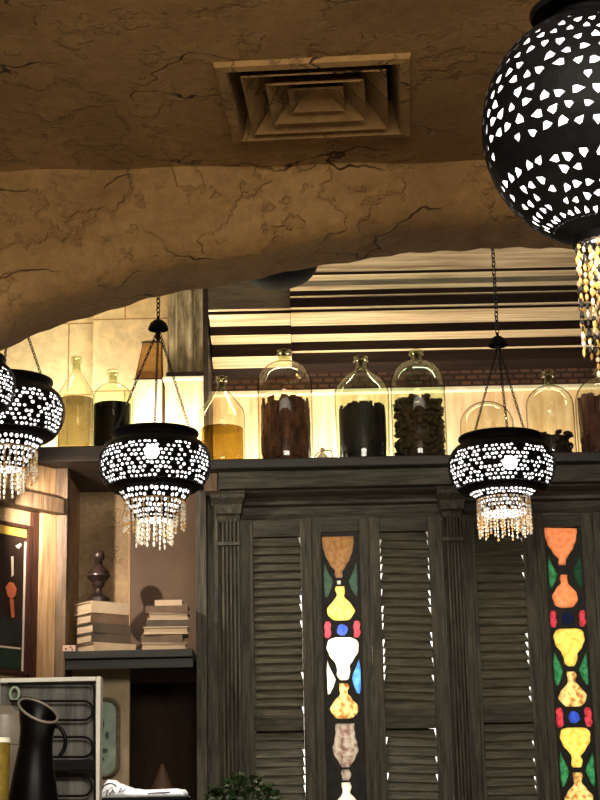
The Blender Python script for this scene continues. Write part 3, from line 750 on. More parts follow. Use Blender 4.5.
# ------------------------------------------------------------------ stone pilaster, plinths and shade in the corner niche
YC = 8.10
def cbox(bm, pa, pb, ra, rb, Y0, Y1, bev=.004, base=None, rowx=None):
    px = rowx or (pa+pb)/2
    box(bm, (xat(pa, (ra+rb)/2, Y0), Y0, base if base is not None else zat(rb, Y0, px)), (xat(pb, (ra+rb)/2, Y0), Y1, zat(ra, Y0, px)), bev=bev)
c = at(187, 376, YC)
rt = thing('pale_plinth', 'pale stone plinth carrying the fluted stone column piece', 'plinth', (c.x, YC+.1, zl))
zpl = zat(377, YC, 187)
b = BM(); box(b, (xat(165, 400, YC), YC, zl+.0005), (xat(204, 400, YC), YC+.26, zpl-.02), bev=.004); part('block', b, 'nichewall', rt)
b = BM(); box(b, (xat(162.5, 376, YC-.02), YC-.02, zpl-.0195), (xat(204.3, 376, YC-.02), YC+.27, zpl), bev=.004); part('cap', b, 'whitestone', rt)
rt = thing('column_fragment', 'fluted veined stone column piece standing on the pale plinth', 'column', (c.x, YC+.12, zpl))
b = BM(); box(b, (xat(166, 370, YC), YC+.01, zpl+.0005), (xat(204, 370, YC), YC+.25, zat(371, YC, 187)), bev=.005); part('foot', b, 'darkwood', rt)
xa, xb = xat(166.5, 330, YC), xat(203, 330, YC)
zz0, zz1 = zat(371, YC, 187)+.0005, ZCB-.002
b = BM(); pts = [(xa, YC+.24), (xa, YC+.07)]
nf = 4; fw = (xb-xa)/nf
for k in range(nf):
    for t in range(0, 7):
        a = t/6*PI; pts.append((xa+fw*k + fw*(.08+.84*(1-math.cos(a))/2), YC+.05 + (.022 if k % 2 else -.022)*math.sin(a)))
pts += [(xb, YC+.07), (xb, YC+.24)]
prism(b, pts, 1, lambda u, v, t: Vector((u, v, zz0+t*(zz1-zz0)))); part('shaft', b, 'marble', rt)
# white block and shade
c = at(148, 380, YC)
rt = thing('white_block', 'bright white stone block behind the lantern chains, under the tan shade', 'block', (c.x, YC+.1, zl))
zwb = zat(379, YC, 148)
b = BM(); box(b, (xat(133.5, 400, YC), YC+.0, zl+.0005), (xat(161.5, 400, YC), YC+.24, zwb), bev=.006); part('block', b, 'whitestone', rt)
rt = thing('tan_shade', 'tan tapered shade standing on the white stone block', 'lampshade', (c.x, YC+.1, zwb))
b = BM(); za_, zb2 = zwb+.0005, zat(343, YC+.1, 150)
xa, xb = xat(134, 378, YC), xat(161, 378, YC); xa2, xb2 = xat(142, 343, YC), xat(160, 343, YC)
lo = [b.verts.new(p) for p in ((xa, YC+.02, za_), (xb, YC+.02, za_), (xb, YC+.18, za_), (xa, YC+.18, za_))]
hi = [b.verts.new(p) for p in ((xa2, YC+.05, zb2), (xb2, YC+.05, zb2), (xb2, YC+.15, zb2), (xa2, YC+.15, zb2))]
b.faces.new(lo); b.faces.new(hi)
for i in range(4): b.faces.new((lo[i], lo[(i+1) % 4], hi[(i+1) % 4], hi[i]))
bmesh.ops.bevel(b, geom=b.edges[:], offset=.006, segments=2, affect='EDGES')
part('shade', b, 'tan', rt)
for zz in (za_+.004, zb2-.012):
    b = BM()
    f = (zz-za_)/(zb2-za_)
    l_, r_, n_, f_ = xa+(xa2-xa)*f, xb+(xb2-xb)*f, YC+.02+.03*f, YC+.18-.03*f
    tube(b, [(l_-.002, n_-.002, zz), (r_+.002, n_-.002, zz), (r_+.002, f_+.002, zz), (l_-.002, f_+.002, zz)], .0045, 6, closed=True)
    part('piping', b, 'darkwood', rt)

# ------------------------------------------------------------------ bottles
def bottle_profile(R, H, kind):
    n = R*.21
    if kind == 'dome':
        nh = H*.895; bh = nh - R*.92
        p = [(0, 0), (R*.9, 0), (R*.98, .012), (R, .03)] + [(R, bh*.5), (R, bh)]
        p += [(n*1.2+(R-n*1.2)*math.cos(a), bh+(nh-bh)*math.sin(a)) for a in [k/10*PI/2 for k in range(1, 11)]]
    elif kind == 'shoulder':
        nh = H*.885; bh = H*.65
        p = [(0, 0), (R*.84, 0), (R*.92, .012), (R*.95, .05), (R, bh*.8), (R, bh)]
        p += [(R*.985, bh+(nh-bh)*.16), (R*.93, bh+(nh-bh)*.32), (R*.82, bh+(nh-bh)*.5), (R*.62, bh+(nh-bh)*.68), (R*.42, bh+(nh-bh)*.82), (R*.28, bh+(nh-bh)*.94), (n*1.1, nh)]
    elif kind == 'cone':
        nh = H*.85; bh = H*.60
        p = [(0, 0), (R*.9, 0), (R*.98, .012), (R, .03), (R, bh*.5), (R, bh*.96), (R*.97, bh+(nh-bh)*.08), (R*.9, bh+(nh-bh)*.2), (R*.6, bh+(nh-bh)*.58), (R*.36, bh+(nh-bh)*.88), (n*1.15, nh)]
    elif kind == 'round':
        nh = H*.84; bh = H*.62
        p = [(0, 0), (R*.9, 0), (R*.98, .012), (R, .03), (R, bh*.5), (R, bh), (R*.95, bh+(nh-bh)*.3), (R*.84, bh+(nh-bh)*.55), (R*.64, bh+(nh-bh)*.78), (R*.42, bh+(nh-bh)*.92), (n*1.15, nh)]
    neck = [(n*1.1, nh), (n*1.02, nh+(H-nh)*.3), (n*1.02, nh+(H-nh)*.55), (n*1.35, nh+(H-nh)*.62), (n*1.35, H*.995), (n*1.1, H), (n*.8, H), (n*.75, nh+(H-nh)*.2)]
    return p, neck, bh
def bottle(px, top, hwpx, Y, zb, kind, mat, label):
    c = Vector((xat(px, (top+450)/2, Y), Y, zb+.0006))
    R = xat(px+hwpx, 420, Y)-xat(px, 420, Y); H = zat(top, Y, px)-zb
    rt = thing('glass_bottle', label, 'bottle', c, 'large glass bottles on the shelves')
    p, nk, bh = bottle_profile(R, H, kind)
    b = BM(); lathe(b, p, c, 40, caps=False); part('body', b, mat, rt, smooth='auto')
    b = BM(); lathe(b, nk, c, 28, caps=False); part('neck', b, 'glassneck', rt, smooth='auto')
    return c, R, H, bh
def content_lathe(name, c, R, h, mat, label, wav=.0):
    b = BM(); lathe(b, [(0, .006), (R*.80, .006), (R*.90, .02), (R*.91, .05), (R*.91, h), (0, h)], c, 36)
    tag(obj(name, b, mat, smooth='auto'), label, 'bottle contents', kind='stuff')
def content_sticks(name, c, R, h, mat, label, n=90, lean=.12, sw=.016, seed=1, top=.04):
    rnd = random.Random(seed); b = BM()
    lathe(b, [(0, .006), (R*.74, .006), (R*.76, h*.85), (0, h*.85)], c, 20)
    for k in range(n):
        a = rnd.uniform(0, 2*PI); r = R*(.80+.06*rnd.random()) if k < n*.75 else R*.7*math.sqrt(rnd.random())
        L = rnd.uniform(.25, .7)*h; z = rnd.uniform(.01, max(.012, h+rnd.uniform(-.01, top)-L))
        if k >= n*.6: z = h - L + rnd.uniform(-.01, top)
        w = sw*rnd.uniform(.6, 1.5)
        xf = Matrix.Translation((c.x+r*math.cos(a), c.y+r*math.sin(a), c.z+z+L/2)) @ Matrix.Rotation(a, 4, 'Z') @ Matrix.Rotation(rnd.uniform(-lean, lean), 4, 'X')
        box(b, (-.005, -w, -L/2), (.005, w, L/2), xf=xf)
    for v in b.verts:
        d = Vector((v.co.x-c.x, v.co.y-c.y)); 
        if d.length > R*.93: d = d.normalized()*R*.93; v.co.x, v.co.y = c.x+d.x, c.y+d.y
        v.co.z = max(v.co.z, c.z+.006)
    tag(obj(name, b, mat), label, 'bottle contents', kind='stuff')
def content_lumps(name, c, R, h, mat, label, n=130, s=.024, seed=2):
    rnd = random.Random(seed); b = BM()
    lathe(b, [(0, .006), (R*.70, .006), (R*.72, h*.93), (0, h*.93)], c, 20)
    for k in range(n):
        a = rnd.uniform(0, 2*PI)
        if k < n*.75: r = R*.80; z = rnd.uniform(s, h)
        else: r = R*.74*math.sqrt(rnd.random()); z = h + rnd.uniform(-.012, .012)
        t = BM(); bmesh.ops.create_icosphere(t, subdivisions=2, radius=s*rnd.uniform(.8, 1.15))
        for v in t.verts: v.co *= 1+rnd.uniform(-.22, .22)
        xf = Matrix.Translation((c.x+r*math.cos(a), c.y+r*math.sin(a), c.z+z)) @ Matrix.Rotation(rnd.uniform(0, 6), 4, 'Z') @ Matrix.Rotation(rnd.uniform(-1, 1), 4, 'X') @ Matrix.Diagonal((1.15, .7, rnd.uniform(.55, .9), 1))
        merge(b, t, xf)
    for v in b.verts:
        d = Vector((v.co.x-c.x, v.co.y-c.y))
        if d.length > R*.94: d = d.normalized()*R*.94; v.co.x, v.co.y = c.x+d.x, c.y+d.y
        v.co.z = max(v.co.z, c.z+.006)
    tag(obj(name, b, mat, smooth=True), label, 'bottle contents', kind='stuff')
YB = 7.90
def ch(py, px, Y, zb): return zat(py, Y, px)-zb
yb2 = 7.86
c, R, H, bh = bottle(76, 357, 19.5, yb2+.12, zl, 'cone', 'glass', 'clear glass bottle of cloudy grey liquid at the far end of the alcove shelf')
content_lathe('grey_liquid', c, R, ch(400, 76, yb2+.12, zl), 'smoke', 'cloudy grey liquid inside the bottle at the far end of the alcove shelf')
c, R, H, bh = bottle(112.5, 370, 20.5, yb2-.06, zl, 'round', 'glassgreen', 'bottle of black liquid beside the grey one, behind a hanging lantern')
content_lathe('black_liquid', c, R, ch(408.5, 112, yb2, zl), 'black', 'black liquid inside the bottle behind the hanging lantern')
c, R, H, bh = bottle(222, 377, 23, YB, ZS, 'cone', 'glass', 'sloping-shouldered bottle half full of amber liquid')
content_lathe('amber_liquid', c, R, ch(429, 222, YB, ZS), 'amber', 'amber liquid half filling the sloping-shouldered bottle')
c, R, H, bh = bottle(285, 350.5, 27.5, YB, ZS, 'dome', 'glass', 'dome-topped bottle of brown bark strips beside the amber one')
content_sticks('bark_strips', c, R, ch(404, 285, YB, ZS), 'bark', 'brown bark strips filling the dome-topped bottle beside the amber one', 130, .25, .018, 4, .03)
c, R, H, bh = bottle(362, 357, 27.5, YB, ZS, 'shoulder', 'glassgreen', 'sloping bottle of almost black strips between the bark and walnut bottles')
content_sticks('dark_strips', c, R*.95, ch(407, 362, YB, ZS), 'darkbark', 'almost black dried strips packed upright in the middle bottle', 150, .03, .012, 5, .004)
c, R, H, bh = bottle(418, 350.5, 27.5, YB, ZS, 'dome', 'glassgreen', 'greenish dome-topped bottle full of walnuts')
content_lumps('walnuts', c, R, ch(403, 418, YB, ZS), 'walnut', 'brown walnut-like lumps filling the greenish dome-topped bottle', 230, .019, 6)
c, R, H, bh = bottle(550, 372, 24, YB, ZS, 'round', 'glass', 'clear bottle with a few dark chips at its bottom')
content_lumps('dark_chips', c, R, ch(437, 550, YB, ZS), 'darkbark', 'dark chips at the bottom of the otherwise empty clear bottle', 40, .022, 7)
c, R, H, bh = bottle(603, 370, 27.5, YB, ZS, 'dome', 'glass', 'bottle of red-brown bark standing behind the bead fringe')
content_sticks('red_bark', c, R, ch(398, 600, YB, ZS), 'redbark', 'red-brown bark strips filling the bottle behind the bead fringe', 110, .05, .016, 9, .01)
# glass dome behind the single lantern
c = Vector((xat(487, 430, YB), YB, ZS+.0006)); R = xat(514, 430, YB)-c.x; H = zat(402, YB, 487)-ZS
rt = thing('glass_dome', 'clear glass dome standing behind the single pierced lantern', 'glass dome', c)
b = BM(); bh = H-R*.9
lathe(b, [(R*1.02, 0), (R*1.02, .008), (R, .014), (R, bh)] + [(R*math.cos(a), bh+R*.9*math.sin(a)) for a in [k/12*PI/2 for k in range(1, 13)]], c, 40, caps=False)
part('cover', b, 'glass', rt, smooth='auto')
b = BM(); lathe(b, [(0, 0), (R*.95, 0), (R*.95, .02), (0, .02)], c, 36); part('base', b, 'darkwood', rt)
# small lamp fitting between bottles
c = Vector((xat(322.5, 455, 7.78), 7.78, ZS+.0006)); s = .0048
rt = thing('small_lamp_fitting', 'small white lamp fitting with a bent dark wire between two bottles', 'lamp', c)
b = BM(); lathe(b, [(0, 0), (7*s, 0), (7*s, 1.4*s), (5.5*s, 4*s), (3*s, 7*s), (1.2*s, 9*s), (0, 9*s)], c, 24); part('base', b, 'whitestone', rt, smooth='auto')
b = BM(); t = BM(); bmesh.ops.create_uvsphere(t, u_segments=16, v_segments=10, radius=2.4*s); merge(b, t, Matrix.Translation(c+Vector((0, 0, 11.2*s)))); part('knob', b, 'pink', rt, smooth=True)
b = BM(); tube(b, smoothline([c+Vector((-9*s, 0, 0.4*s)), c+Vector((-7.6*s, 0, 5*s)), c+Vector((-2.4*s, -.004, 9*s)), c+Vector((3*s, -.004, 10*s)), c+Vector((9*s, 0, 10*s)), c+Vector((10*s, 0, .5*s))], 5), .0028, 6); part('wire', b, 'iron', rt)

# ------------------------------------------------------------------ lanterns
def prof_sampler(prof):
    d = [0]
    for p, q in zip(prof, prof[1:]): d.append(d[-1]+math.hypot(q[0]-p[0], q[1]-p[1]))
    def S(v):
        s = v*d[-1]
        for i in range(len(prof)-1):
            if s <= d[i+1] or i == len(prof)-2:
                f = (s-d[i])/max(d[i+1]-d[i], 1e-9)
                return prof[i][0]+(prof[i+1][0]-prof[i][0])*f, prof[i][1]+(prof[i+1][1]-prof[i][1])*f
    return S
def pierced(bm, prof, nu, nv, hole=.36, tri=False, blank=.05, seed=0, bands=(), jit=.07, motif=False):
    """lathe surface cut by one real hole per cell"""
    rnd = random.Random(seed); S = prof_sampler(prof)
    cache = {}
    def P(u, v):
        k = (round(u*nu*4) % (nu*4), round(v*nv*4)) if abs(u*nu*4-round(u*nu*4)) < 1e-6 and abs(v*nv*4-round(v*nv*4)) < 1e-6 else None
        if k in cache and k: return cache[k]
        r, z = S(min(max(v, 0), 1)); a = 2*PI*u
        q = bm.verts.new((r*math.cos(a), r*math.sin(a), z))
        if k: cache[k] = q
        return q
    for i in range(nv):
        off = .5*(i % 2)
        for j in range(nu):
            u0, v0, du, dv = (j+off)/nu, i/nv, 1/nu, 1/nv
            bd = [(1, .5), (1, 1), (.5, 1), (0, 1), (0, .5), (0, 0), (.5, 0), (1, 0)]
            ring = [P(u0+x*du, v0+y*dv) for x, y in bd]
            um, vm = (j+off)/nu*9, (i+.5)/nv
            ring_d = math.hypot(((um % 1)-.5)*1.35, (vm-.5)*1.0)
            gap = motif and (.28 < ring_d < .315 or (ring_d > .68))
            if i in bands or gap or rnd.random() < blank:
                try: bm.faces.new(ring)
                except ValueError: pass
                continue
            cx, cy = .5+rnd.uniform(-jit, jit), .5+rnd.uniform(-jit, jit); rr = hole*rnd.uniform(.82, 1.12); ph = rnd.uniform(0, 2*PI)
            inner = []
            for x, y in bd:
                a = math.atan2(y-.5, x-.5); q = rr
                if tri:
                    w = (a-ph) % (2*PI/3) - PI/3
                    q = rr*.5/math.cos(w)
                inner.append(P(u0+(cx+q*math.cos(a))*du, v0+(cy+q*math.sin(a))*dv))
            for k in range(8):
                try: bm.faces.new((ring[k], ring[(k+1) % 8], inner[(k+1) % 8], inner[k]))
                except ValueError: pass
def link_chain(bm, a, b, L=.020, r=.0022, w=.006):
    a, b = Vector(a), Vector(b); d = (b-a); n = max(2, int(d.length/(L*.78))); d.normalize()
    s = d.orthogonal().normalized(); t = d.cross(s)
    for k in range(n):
        p = a + (b-a)*((k+.5)/n); e = s if k % 2 else t
        pts = []
        for q in range(8):
            an = 2*PI*q/8; pts.append(p + d*(L/2*math.cos(an)) + e*(w*math.sin(an)))
        tube(bm, pts, r, 4, closed=True)
def strand(bm, p, L, bl, bw, sway=0., rnd=random, mat_choices=(0,)):
    p = Vector(p); z = 0; dx = rnd.uniform(-sway, sway); dy = rnd.uniform(-sway, sway)
    while z < L:
        l = bl*rnd.uniform(.7, 1.3); w = bw*rnd.uniform(.75, 1.2)
        q = p + Vector((dx*z/L, dy*z/L, -z)); m = rnd.choice(mat_choices)
        top = bm.verts.new(q); bot = bm.verts.new(q+Vector((0, 0, -l)))
        r1 = [bm.verts.new(q+Vector((w*math.cos(k*PI/2.5), w*math.sin(k*PI/2.5), -l*.28))) for k in range(5)]
        r2 = [bm.verts.new(q+Vector((w*math.cos(k*PI/2.5), w*math.sin(k*PI/2.5), -l*.72))) for k in range(5)]
        for k in range(5):
            k2 = (k+1) % 5
            for f in ((top, r1[k], r1[k2]), (r1[k], r2[k], r2[k2], r1[k2]), (r2[k], bot, r2[k2])):
                bm.faces.new(f).material_index = m
        z += l*1.04
def lamp(loc, power, rad=.03, col=(1, .85, .65), name='lamp_light'):
    d = bpy.data.lights.new(name, 'POINT'); d.energy = power; d.shadow_soft_size = rad; d.color = col
    o = bpy.data.objects.new(name, d); o.location = loc; COL.objects.link(o); return o
def area(loc, rot, sx, sy, power, col, name='area_light', spread=None):
    d = bpy.data.lights.new(name, 'AREA'); d.shape = 'RECTANGLE'; d.size = sx; d.size_y = sy; d.energy = power; d.color = col
    if spread: d.spread = math.radians(spread)
    o = bpy.data.objects.new(name, d); o.location = loc; o.rotation_euler = rot; COL.objects.link(o); return o

def lantern(px, rim_row, Y, s_px, dome_row, zceil, label, tiers, seed, chain_off=0., domeR=10):
    """s_px: pixel scale (1 = the lantern by the books). Local z=0 at rim."""
    rnd = random.Random(seed)
    m = (at(px+50, rim_row, Y).x-at(px, rim_row, Y).x)/50 * s_px
    c = at(px, rim_row+9, Y)
    rt = thing('pierced_lantern', label, 'lantern', c, 'pierced metal hanging lanterns')
    def W(bm): bmesh.ops.translate(bm, verts=bm.verts[:], vec=c); return bm
    # neck and shoulder, plain metal
    b = BM(); lathe(b, [(41*m, -1*m), (43.5*m, 0), (44*m, -2*m), (41.5*m, -5*m), (42*m, -8*m), (47*m, -11*m), (51*m, -15*m), (53.5*m, -19*m)], (0, 0, 0), 52, caps=False)
    part('shoulder', W(b), 'metal', rt, smooth='auto')
    body = [(53.5*m, -19*m), (55.3*m, -24*m), (56*m, -31*m), (55.6*m, -38*m), (53.5*m, -45*m), (50*m, -51*m), (47*m, -55*m)]
    b = BM(); pierced(b, body, 66, 9, .33, seed=seed, blank=.10, jit=.15, motif=True); part('pierced_body', W(b), 'metal', rt)
    b = BM(); lathe(b, [(47*m, -55*m), (42*m, -58.5*m), (35*m, -60*m)], (0, 0, 0), 52, caps=False); part('band', W(b), 'metal', rt, smooth='auto')
    if tiers == 2:
        cup = [(35*m, -60*m), (33*m, -65*m), (27*m, -74*m), (21*m, -83*m), (17*m, -89*m)]; bot = -89
    else:
        cup = [(35*m, -60*m), (29*m, -64*m), (26*m, -70*m), (25.5*m, -77*m), (25.5*m, -82*m)]; bot = -82
    b = BM(); pierced(b, cup, 42, 6, .36, seed=seed+1, blank=.12, jit=.12); part('pierced_cup', W(b), 'metal', rt)
    # lit frosted liner inside
    b = BM(); lathe(b, [(39*m, -10*m), (49*m, -18*m), (52.8*m, -26*m), (53.3*m, -32*m), (51*m, -44*m), (46*m, -52*m), (40*m, -56*m), (33*m, -60*m)] + [(r-2.2*m, z) for r, z in cup[1:]], (0, 0, 0), 48, caps=False)
    part('frosted_liner', W(b), 'liner', rt, smooth=True)
    # bulb, and added glowing discs on the shell standing for its glare
    b = BM(); t = BM(); bmesh.ops.create_uvsphere(t, u_segments=20, v_segments=12, radius=9*m); merge(b, t, Matrix.Translation((0, 0, -32*m)))
    part('bulb', W(b), 'bulb', rt, smooth=True)
    for q in range(2):
        a = math.radians(-88+180*q); d = Vector((math.cos(a), math.sin(a), 0)); b = BM()
        lathe(b, [(0, .9*m), (4*m, .75*m), (6.4*m, .3*m), (7.4*m, -.6*m), (0, -.8*m)], (0, 0, 0), 28, xf=Matrix.Translation(d*55.7*m+Vector((0, 0, -(32 if tiers == 2 else 40)*m))) @ d.to_track_quat('Z', 'Y').to_matrix().to_4x4())
        part('glare_disc', W(b), 'lens', rt, smooth=True)
    # fringe rings and strands
    if tiers == 2:
        fr_ = [(29*m, -70*m, 27*m, 30), (17*m, -87*m, 24*m, 18)]
    else:
        fr_ = [(26.5*m, -66*m, 38*m, 44)]
    for (r, z, L, n) in fr_:
        b = BM(); tube(b, [(r*math.cos(2*PI*k/40), r*math.sin(2*PI*k/40), z) for k in range(40)], 1.0*m, 5, closed=True); ring = part('bead_ring', W(b), 'brass', rt)
        for k in range(n):
            a = 2*PI*(k+rnd.uniform(-.2, .2))/n; b = BM()
            LL = L*(1-.16*abs(math.sin(k*PI/4))) if tiers == 1 else L*rnd.uniform(.9, 1.05)
            strand(b, ((r+.6*m)*math.cos(a), (r+.6*m)*math.sin(a), z-.5*m), LL, (5 if r < 20*m else 3.4)*m, 1.15*m, 1.0*m, rnd, (0,) if r < 20*m else (0, 0, 1))
            part('bead_strand', W(b), ['bead', 'beadamber'], rt, ring)
    # suspension
    zd = zat(dome_row, Y, px)-c.z
    cx = chain_off*m
    rr_ = domeR*m
    b = BM(); lathe(b, [(rr_, -.0*m), (rr_*1.04, .8*m), (rr_*.98, 3*m), (rr_*.8, 7*m), (rr_*.45, 10*m), (1.5*m, 11.5*m), (1.5*m, 15*m), (0, 15*m)], (cx, 0, zd), 28, caps=False); part('dome_cap', W(b), 'metal', rt, smooth='auto')
    b = BM(); lathe(b, [(0, 2*m), (2.2*m, 0), (3.5*m, -3*m), (2.2*m, -6*m), (1.5*m, -9*m), (2.4*m, -11*m), (1, -13*m*0-12*m)] if False else [(0, 3*m), (2.2*m, 2*m), (3.2*m, -2*m), (2*m, -6*m), (2.6*m, -9*m), (1*m, -13*m), (0, -13*m)], (cx, 0, zd), 16); part('drop_finial', W(b), 'iron', rt, smooth='auto')
    for k, a0 in enumerate((205, 275, 330) if tiers == 2 else (225, 300, 70)):
        a = math.radians(a0); b = BM()
        link_chain(b, (cx+2.4*m*math.cos(a), 2.4*m*math.sin(a), zd-5*m), (41*m*math.cos(a), 41*m*math.sin(a), -.5*m), 4.4*m, .5*m, 1.25*m)
        part('chain', W(b), 'iron', rt)
    b = BM(); link_chain(b, (cx, 0, zd+14*m), (cx, 0, zceil-c.z-.012), 6*m, .8*m, 2*m); part('hanging_chain', W(b), 'iron', rt)
    b = BM(); lathe(b, [(0, 0), (7*m, 0), (7*m, -.006), (3*m, -.02), (0, -.02)], (cx, 0, zceil-c.z-.0005), 20); part('ceiling_hook', W(b), 'iron', rt)
    lamp(c+Vector((0, 0, -100*m)), 1.2, .03)
    return c, m
lantern(155, 424, 7.05, 1.0, 330, ZCB, 'pierced lantern with a two-tier bead fringe hanging before the book alcove', 2, 21, 3)
lantern(500, 428, 7.05, .955, 346, ZCB, 'pierced lantern with a single short bead fringe hanging before the shutters', 1, 22, 3)
lantern(8, 372, 6.95, 1.02, 285, ZCB, 'pierced lantern hanging just past the edge of the arch, by the painting', 2, 23, 0)
lantern(-36, 348, 5.75, .93, 255, ZC, 'partly seen pierced lantern overlapping another in front of the painting', 2, 24, 0)

# big globe lantern close to the camera
YG = 3.0
gc = at(596, 128, YG); m = (at(596, 128, YG).x-at(496, 128, YG).x)/100
rt = thing('globe_lantern', 'large black globe lantern with triangular holes and a long bead fringe', 'lantern', gc)
def W(bm): bmesh.ops.translate(bm, verts=bm.verts[:], vec=gc); return bm
RG = 114*m
def gp(a): return (RG*math.cos(a)*1.0, RG*1.06*math.sin(a))
pr = [gp(math.radians(a)) for a in range(50, -66, -5)]
b = BM(); pierced(b, pr, 40, 16, .43, tri=True, seed=31, blank=.11, bands=(10,), jit=.14); part('pierced_globe', W(b), 'metal', rt)
b = BM(); lathe(b, [gp(math.radians(50)), gp(math.radians(58)), gp(math.radians(66)), (RG*.34, RG*1.02), (RG*.34, RG*1.06), (RG*.5, RG*1.07), (RG*.52, RG*1.12), (RG*.42, RG*1.2), (RG*.16, RG*1.3), (.006, RG*1.34), (0, RG*1.34)], (0, 0, 0), 56, caps=False); part('crown_cap', W(b), 'metal', rt, smooth='auto')
b = BM(); lathe(b, [gp(math.radians(-65)), (RG*.33, -RG*1.0), (RG*.28, -RG*1.03), (RG*.27, -RG*1.10), (RG*.20, -RG*1.10)], (0, 0, 0), 48, caps=False); part('bottom_ring', W(b), 'metal', rt, smooth='auto')
b = BM(); lathe(b, [(x*.955, z*.955) for x, z in [gp(math.radians(a)) for a in range(56, -66, -6)]], (0, 0, 0), 48, caps=False); part('frosted_liner', W(b), 'liner', rt, smooth=True)
b = BM()
rd = random.Random(5)
for tier, (r, n, L) in enumerate(((28, 22, 112), (14, 10, 122))):
    for k in range(n):
        a = 2*PI*k/n; b = BM()
        strand(b, (r*m*math.cos(a), r*m*math.sin(a), -RG*1.09), L*m*rd.uniform(.86, 1.06), 8*m, 1.9*m, 2.5*m, rd, (0, 1, 2, 3, 3))
        part('bead_strand', W(b), ['bead', 'beadyellow', 'beadamber', 'iron'], rt)
b = BM(); link_chain(b, (0, 0, RG*1.33), (0, 0, ZC-gc.z-.012), .035, .004, .011); part('hanging_chain', W(b), 'iron', rt)
b = BM(); lathe(b, [(0, 0), (.06, 0), (.06, -.01), (.03, -.03), (0, -.03)], (0, 0, ZC-gc.z-.0005), 24); part('ceiling_hook', W(b), 'iron', rt)
lamp(gc+Vector((0, 0, -RG*1.25)), 1.0, .02, (1, .8, .5))

# dark bowl fixture hidden behind the arch
YD = 6.95
c = at(277, 262, YD); 
rt = thing('dark_pendant_lamp', 'dark bowl-shaped ceiling fixture half hidden behind the arch', 'ceiling lamp', (c.x, YD, zat(288, YD, 277)))
zb_ = zat(287, YD, 277); rb = xat(318, 270, YD)-xat(277, 270, YD)
b = BM(); lathe(b, [(0, 0)] + [(rb*math.sin(a), rb*.62*(1-math.cos(a))) for a in [k/10*PI/2 for k in range(1, 11)]] + [(rb*.96, rb*.66)], (c.x, YD, zb_), 40, caps=False); part('bowl', b, 'blackpaint', rt, smooth='auto')
b = BM(); tube(b, [(c.x, YD, zb_+.01), (c.x, YD, ZCB-.001)], .012, 10); part('stem', b, 'iron', rt)

# ------------------------------------------------------------------ ceiling vent
rt = thing('ceiling_vent', 'square plastered-over air diffuser set in the cracked ceiling', 'vent', VROT.translation)
def sq(bm, levels, mat=0):
    rings = []
    for fx, z in levels:
        rings.append([bm.verts.new(VROT @ Vector((sx*hw*fx, sy*hd*fx, z))) for sx, sy in ((-1, -1), (1, -1), (1, 1), (-1, 1))])
    for p, q in zip(rings, rings[1:]):
        for i in range(4): bm.faces.new((p[i], p[(i+1) % 4], q[(i+1) % 4], q[i]))
    return rings
b = BM(); sq(b, [(1.02, .002), (1.0, -.018), (.90, -.022), (.88, -.012), (.80, .10)]); part('frame', b, 'plaster', rt)
b = BM(); sq(b, [(.48, .09), (.76, -.016), (.745, -.020), (.46, .085)]); part('vane', b, 'plaster', rt)
b = BM(); sq(b, [(.22, .08), (.52, -.012), (.505, -.017), (.20, .075)]); part('vane', b, 'plaster', rt)
b = BM(); r_ = sq(b, [(.30, .0), (.29, -.006), (.02, .06)]); b.faces.new(r_[-1]); part('centre_pyramid', b, 'plaster', rt)
b = BM(); sq(b, [(.92, .11), (.92, .285)]); b2 = [v for v in b.verts]; b.faces.new([v for v in b2[4:8]]); part('duct', b, 'blackpaint', rt)

# ------------------------------------------------------------------ things on the near counter
YJ = 4.3
zct = 1.10
rt = thing('bar_counter', 'dark bar counter under the jug and coil panel', 'counter', (-.9, 4.6, 0))
b = BM(); box(b, (-1.9, 3.9, zct-.04), (-.35, 5.3, zct), bev=.005); part('worktop', b, 'darkwood', rt)
b = BM(); box(b, (-1.85, 4.0, 0), (-.4, 5.2, zct-.041)); part('body', b, 'darkwood', rt)
# jug: leaning mouth towards camera
m = (at(80, 740, YJ).x-at(30, 740, YJ).x)/50
jx = at(34, 760, YJ).x
rt = thing('jug', 'tall black jug with a wide tilted mouth in front of the coil panel', 'jug', (jx, YJ, zct))
zr = zat(709, YJ, 37)
H = zr-zct
pr = [(0, 0), (18*m, 0), (22*m, .02), (26*m, H*.25), (26.5*m, H*.4), (25*m, H*.55), (21*m, H*.68), (17.5*m, H*.80), (17.5*m, H*.88), (20*m, H*.95), (22.5*m, H)]
b = BM(); rings = []
seg = 36
mouth_tilt = math.radians(36)
def jugring(r, z, k_):
    f = max(0, (z/H-.62)/.38)
    tl = mouth_tilt*f
    cx_, cz_ = jx + (3.0*m)*f, zct+z
    out = []
    for k in range(seg):
        a = 2*PI*k/seg
        u, v = r*math.cos(a), r*math.sin(a)
        # mouth plane leans toward the camera and to the side
        zz = cz_ - u*math.sin(tl)*.75 + v*math.sin(tl)*.75
        out.append(b.verts.new((cx_+u*(1-.1*f), YJ+v, zz)))
    return out
b.verts.new((jx, YJ, zct+.0005)); b.verts.ensure_lookup_table(); c0 = b.verts[0]
for r, z in pr[1:]: rings.append(jugring(r, max(z, .0005), 0))
inner = [(20.6*m, H*.985), (17*m, H*.94), (14.5*m, H*.86), (15*m, H*.75), (0.02, H*.6)]
for r, z in inner: rings.append(jugring(r, z, 0))
for k in range(seg): b.faces.new((c0, rings[0][k], rings[0][(k+1) % seg]))
nb = len(pr)-1
for i, (p, q) in enumerate(zip(rings, rings[1:])):
    for k in range(seg):
        f = b.faces.new((p[k], p[(k+1) % seg], q[(k+1) % seg], q[k]))
b.faces.new(rings[-1])
